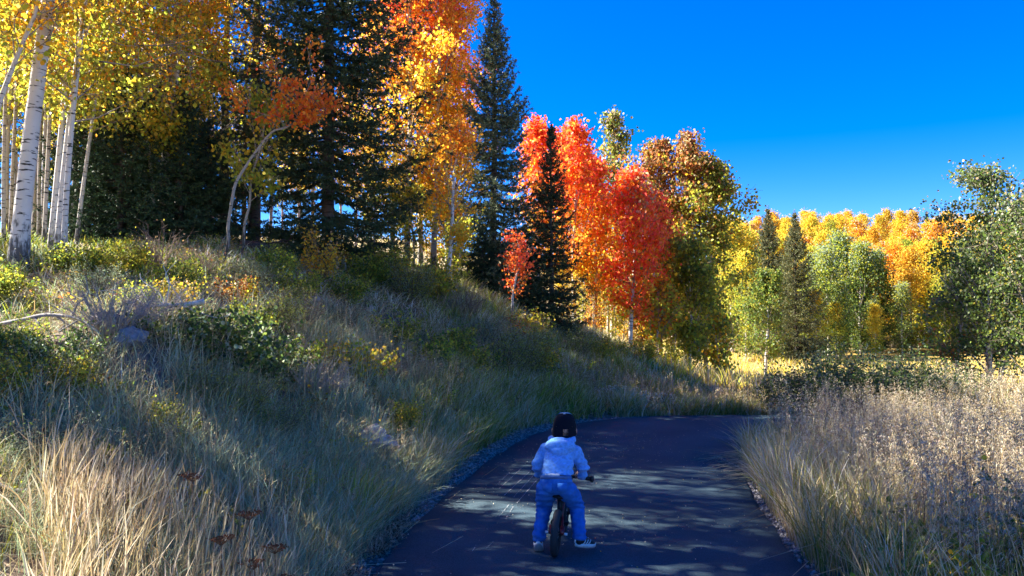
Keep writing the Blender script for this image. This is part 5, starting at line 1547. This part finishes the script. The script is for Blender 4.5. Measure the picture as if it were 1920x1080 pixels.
# hands: a palm on the bar, four fingers curled over it and a thumb under it
for sg, w_ in ((-1, WRL), (1, WRR)):
    g0 = Vector(steer((sg * .142, .352, .455)))
    palm = g0 + Vector((0, -.004, .022))
    items += chain([(w_, .019), (palm, (.024, .020, .014))])
    for k_ in range(4):
        x = (k_ - 1.5) * .0125; L_ = (.9, 1.0, .97, .8)[k_]
        b = palm + Vector((x, .012, .002))
        items += chain([(b, .0075), (b + Vector((0, .020 * L_, -.006)), .0070), (b + Vector((0, .024 * L_, -.024)), .0064), (b + Vector((0, .010, -.040 * L_)), .0055)], 5)
    tb = palm + Vector((-sg * .020, -.004, -.004))
    items += chain([(tb, .0085), (tb + Vector((-sg * .010, .006, -.018)), .0078), (tb + Vector((-sg * .004, .018, -.034)), .0066)], 5)
fused("body", items, M_SKIN, child, voxel=.0042, smooth=2)


def wrinkle(f1, a1, f2, a2, seed):
    o_ = Vector((seed, seed * 2.1, seed * .7))
    return lambda p: a1 * mnoise.noise(Vector((p.x * f1 * .6, p.y * f1, p.z * f1 * 1.7)) + o_) + a2 * mnoise.noise(Vector((p.x * f2, p.y * f2, p.z * f2 * 1.6)) + o_)


# jeans
it = chain([(Vector((0, .095, .490)), (.105, .070, .030)), (Vector((0, .100, .455)), (.112, .080, .045)), (Vector(PEL) - Vector((0, .012, .0)), (.114, .086, .05))])
for sg, h_, k_, a_2 in ((-1, HIPL, KNL, ANL), (1, HIPR, KNR, ANR)):
    it += chain([(h_ + Vector((sg * .004, -.015, 0)), (.068, .075, .062)), (h_.lerp(k_, .5) + Vector((sg * .006, 0, -.004)), .062), (k_, .053), (k_.lerp(a_2, .5), .047), (a_2 + Vector((0, .004, .012)), (.043, .044, .03)), (a_2 + Vector((0, .006, -.014)), (.045, .046, .014))], 9)
def jean_fold(p):
    lo = max(0, (.22 - p.z) / .12)
    kn = math.exp(-((p.z - .29) / .06) ** 2)
    return wrinkle(20, .0066, 42, .0032, 3)(p) + (.004 * math.sin(p.z * 150 + p.x * 30) * min(1, lo)) + .0035 * kn * math.sin(p.z * 190 + p.y * 60)
jeans = fused("jeans", it, M_JEAN, child, voxel=.0048, smooth=3, fold=jean_fold)
# back pockets, seam and waistband
for sg in (-1, 1):
    pk = Acc()
    V = []
    for u_, v_ in [(0, 0), (1, 0), (1, .8), (.5, 1), (0, .8)]:
        x = sg * (.018 + .062 * u_); z = .468 - .062 * v_
        y = .095 - .087 * math.sqrt(max(0, 1 - (x / .118) ** 2)) - (.005 if v_ < .6 else .008) - (.468 - z) * .12
        V.append((x, y, z))
    V2 = [(x, y + .006, z) for x, y, z in V]
    F = [[0, 1, 2], [0, 2, 3], [0, 3, 4]] + [[i, 5 + i, (i + 1) % 5] for i in range(5)] + [[(i + 1) % 5, 5 + i, 5 + (i + 1) % 5] for i in range(5)]
    pk.add(V + V2, F, (1, 1, 1))
    acc_obj("back_pocket", pk, M_JEAN, jeans, smooth=False)


def band(name, mat, z0, z1, a0, a1, rx, ry, cy, parent, tilt=0.0, th=.004, n=28):
    t = np.linspace(a0, a1, n); b = Acc(); V = []
    for rr_, zz in ((0, z0), (th, z0), (th, z1), (0, z1)):
        V.append(np.c_[(rx + rr_) * np.sin(t), cy - (ry + rr_) * np.cos(t), zz + tilt * np.sin(t) - .02 * (1 - np.cos(t))])
    V = np.array(V); q_ = []
    for k_ in range(4):
        k2 = (k_ + 1) % 4
        for i in range(n - 1):
            q_ += [[k_ * n + i, k_ * n + i + 1, k2 * n + i + 1], [k_ * n + i, k2 * n + i + 1, k2 * n + i]]
    b.add(V.reshape(-1, 3), q_, (1, 1, 1))
    return acc_obj(name, b, mat, parent)


M_WAIST = plain_mat("grey_waistband", (.10, .18, .36), .9, .1)
M_BELT = plain_mat("dark_belt", (.012, .013, .016), .7, .3)
band("waistband", M_WAIST, .492, .514, -1.75, 1.75, .102, .072, .097, jeans)
band("undershirt", M_SHIRT, .506, .524, -.72, .30, .101, .072, .105, child)
band("belt", M_BELT, .507, .522, .28, 1.5, .104, .075, .105, child, tilt=-.010)

# hoodie: torso and sleeves as one skin, then the hood
it = chain([(Vector((.004, .156, .506)), (.107, .098, .020)), (Vector((.005, .165, .55)), (.104, .084, .05)), (Vector((.008, .215, .60)), (.102, .076, .06)), (Vector((.012, .258, .635)), (.098, .066, .055)), (Vector((.014, .285, .665)), (.075, .055, .04))])
for s_, e_, w_ in ((SHL, ELL, WRL), (SHR, ELR, WRR)):
    it += chain([(s_, .050), (s_.lerp(e_, .55), .045), (e_, .041), (e_.lerp(w_, .6), .036), (w_, .031)], 9)
def hood_fold(p):
    low = max(0, min(1, (.60 - p.z) / .08))
    return wrinkle(17, .0062, 38, .0026, 9)(p) + .005 * low * math.sin(p.z * 120 + p.x * 16 + 2 * math.sin(p.x * 20))
hoodie = fused("hoodie", it, M_HOOD, child, voxel=.0048, smooth=5, fold=hood_fold)
for w_, e_ in ((WRL, ELL), (WRR, ELR)):
    d_ = (w_ - e_).normalized(); c_ = Acc()
    tube(c_, [tuple(w_ - d_ * .012), tuple(w_ + d_ * .022)], .029, 14); acc_obj("cuff", c_, M_HOOD, hoodie)
RX = Matrix.Rotation(math.radians(38), 4, 'X')
it = [(Vector((.014, .196, .668)), (.104, .040, .054), RX), (Vector((.014, .174, .640)), (.062, .036, .040), RX), (Vector((.014, .236, .694)), (.082, .034, .042), RX),
      (Vector((-.045, .232, .672)), (.046, .03, .046), RX), (Vector((.075, .232, .672)), (.046, .03, .046), RX)]
for k_ in range(13):
    an = math.pi * (.0 + k_ / 12.0)
    it.append((NECK + Vector((math.cos(an) * .076, -math.sin(an) * .052 + .01, .012 - .006 * math.sin(an))), (.024, .024, .026)))
hood = fused("hood", it, M_HOOD, hoodie, voxel=.0046, smooth=2, fold=wrinkle(18, .005, 44, .0025, 5))

# cap with an opening over the strap at the back
cap = None
NU, NV = 44, 16
cx = HEADC + Vector((0, -.002, -.006))
def cap_shell(k_, sel, th0=0, th1=TAU, extra=(0, 0, 0)):
    a2 = Acc(); V = []; F = []
    us = np.linspace(0, TAU, NU, endpoint=False); vs_ = np.linspace(0, 1, NV)
    for v_ in vs_:
        el = v_ * math.pi / 2
        for u_ in us:
            sx, sy, sz = .0855 * k_, .100 * k_, .138 * k_
            c_ = math.cos(el) ** .50
            x, y, z = sx * c_ * math.sin(u_), sy * c_ * math.cos(u_), sz * math.sin(el) ** 1.0
            fr = max(0, math.cos(u_))
            z += .006 * fr * math.sin(el * 2)
            V.append((x, y, z - .036 + .016 * math.cos(u_) * (1 - v_)))
    for j in range(NV - 1):
        for i in range(NU):
            i2 = (i + 1) % NU
            uc = (us[i] + math.pi / NU); vc = (vs_[j] + vs_[j + 1]) / 2
            if not sel(uc, vc): continue
            p_, q_, r_, s_ = j * NU + i, j * NU + i2, (j + 1) * NU + i2, (j + 1) * NU + i
            F += [[p_, q_, r_], [p_, r_, s_]]
    a2.add(np.array(V) + A(*cx) + A(*extra), F, (1, 1, 1))
    return a2
hole = lambda u_, v_: (((u_ - math.pi + .22) / .28) ** 2 + ((v_ - .15) / .12) ** 2 < 1) and v_ > .07
cap = acc_obj("cap", cap_shell(1.0, lambda u_, v_: not hole(u_, v_)), M_CAP, child)
acc_obj("front_panel", cap_shell(1.035, lambda u_, v_: (math.cos(u_) > .30 or v_ > .86) and v_ < .97 and v_ > .1 and not (math.cos(u_) < .0)), M_MESH, cap)
bk = Acc(); tube(bk, [tuple(cx + Vector((0, 0, .096))), tuple(cx + Vector((0, .0, .108)))], .009, 10); acc_obj("button", bk, M_MESH, cap)
br = Acc(); V = []; F = []
for r_ in range(5):
    for i in range(15):
        u_ = -1.15 + 2.3 * i / 14
        V.append((math.sin(u_) * .083 * (1 - .05 * r_), math.cos(u_) * (.093 + .0155 * r_) , -.022 - .012 * abs(math.sin(u_)) - .003 * r_))
for r_ in range(4):
    for i in range(14):
        p_ = r_ * 15 + i; F += [[p_, p_ + 1, p_ + 16], [p_, p_ + 16, p_ + 15]]
V = np.array(V) + A(*cx); V2 = V + A(0, 0, -.004); nF = len(V)
F2 = [[a_2 + nF, c_2 + nF, b_2 + nF] for a_2, b_2, c_2 in F]
br.add(np.r_[V, V2], F + F2, (1, 1, 1)); acc_obj("brim", br, M_CAP, cap)
# hair: a cap of locks under the hat, ragged at the nape and over the ears
rg = np.random.default_rng(12)
ha = Acc()
nh = 760
an = rg.uniform(math.pi * .42, math.pi * 1.58, nh); el = rg.uniform(-.55, .5, nh)
root = np.c_[np.sin(an) * np.cos(el) * .070, np.cos(an) * np.cos(el) * .082, np.sin(el) * .084]
out_ = root / np.linalg.norm(root, axis=1)[:, None]
tip = root + out_ * rg.uniform(.0, .004, (nh, 1)) + np.c_[rg.normal(size=nh) * .006, rg.normal(size=nh) * .006, -rg.uniform(.006, .018, nh)]
tip = tip * A(1.03, 1.03, 1)
sticks(ha, root + A(*HEADC), tip + A(*HEADC), rg.uniform(.0018, .0032, nh), (1, 1, 1))
hair = acc_obj("hair", ha, M_HAIR, child); hair["kind"] = "stuff"


# shoes: canvas upper, white rubber rim, grey tread, white side stripe
def shoe(loc, yaw, pitch, roll):
    sh = bpy.data.objects.new("shoe", None); COL.objects.link(sh); sh.parent = child
    sh.location = loc; sh.rotation_euler = (pitch, roll, yaw)
    items = [((0, -.008, .030), (.027, .030, .030)), ((0, .030, .028), (.028, .04, .026)), ((0, .070, .020), (.029, .036, .019)), ((0, .0, .052), (.026, .028, .022))]
    fused("upper", items, M_BLACK, sh, voxel=.0036, smooth=3)
    out = []
    for k_ in range(28):
        t = k_ / 28 * TAU
        y = .036 + .074 * math.cos(t); w = .031 + .005 * math.cos(t) - .004 * math.sin(2 * t) * 0
        out.append((w * math.sin(t) * (1 if abs(math.cos(t)) < .95 else .96), y))
    for nm_, z0, z1, k2, m_ in (("sole_rim", .000, .020, 1.0, M_WHITEP), ("tread", -.006, .001, .96, M_SOLE)):
        s_ = Acc(); n_2 = len(out)
        lo = [(x * k2, (y - .036) * k2 + .036, z0) for x, y in out]; hi = [(x * k2, (y - .036) * k2 + .036, z1) for x, y in out]
        V = lo + hi + [(0, .036, z0), (0, .036, z1)]
        F = []
        for i in range(n_2):
            j = (i + 1) % n_2
            F += [[i, n_2 + j, j], [i, n_2 + i, n_2 + j], [2 * n_2, i, j], [2 * n_2 + 1, n_2 + j, n_2 + i]]
        s_.add(V, F, (1, 1, 1)); acc_obj(nm_, s_, m_, sh, smooth=False)
    for sg in (-1, 1):
        st_ = Acc()
        for y0 in (.008, .026, .044):
            tube(st_, [(sg * .0275, y0, .020), (sg * .0285, y0 + .010, .032), (sg * .020, y0 + .018, .046)], .0035, 5)
        acc_obj("side_stripe", st_, M_WHITEP, sh)["kind"] = "stuff"
    hl = Acc(); tube(hl, [(0, -.037, .018), (0, -.037, .042)], .008, 6); acc_obj("heel_tab", hl, M_WHITEP, sh)
    return sh


shoe(ANL + Vector((-.004, -.012, -.055)), math.radians(8), math.radians(-42), math.radians(-4))
shoe(ANR + Vector((.006, -.006, -.058)), math.radians(-62), math.radians(-6), math.radians(4))
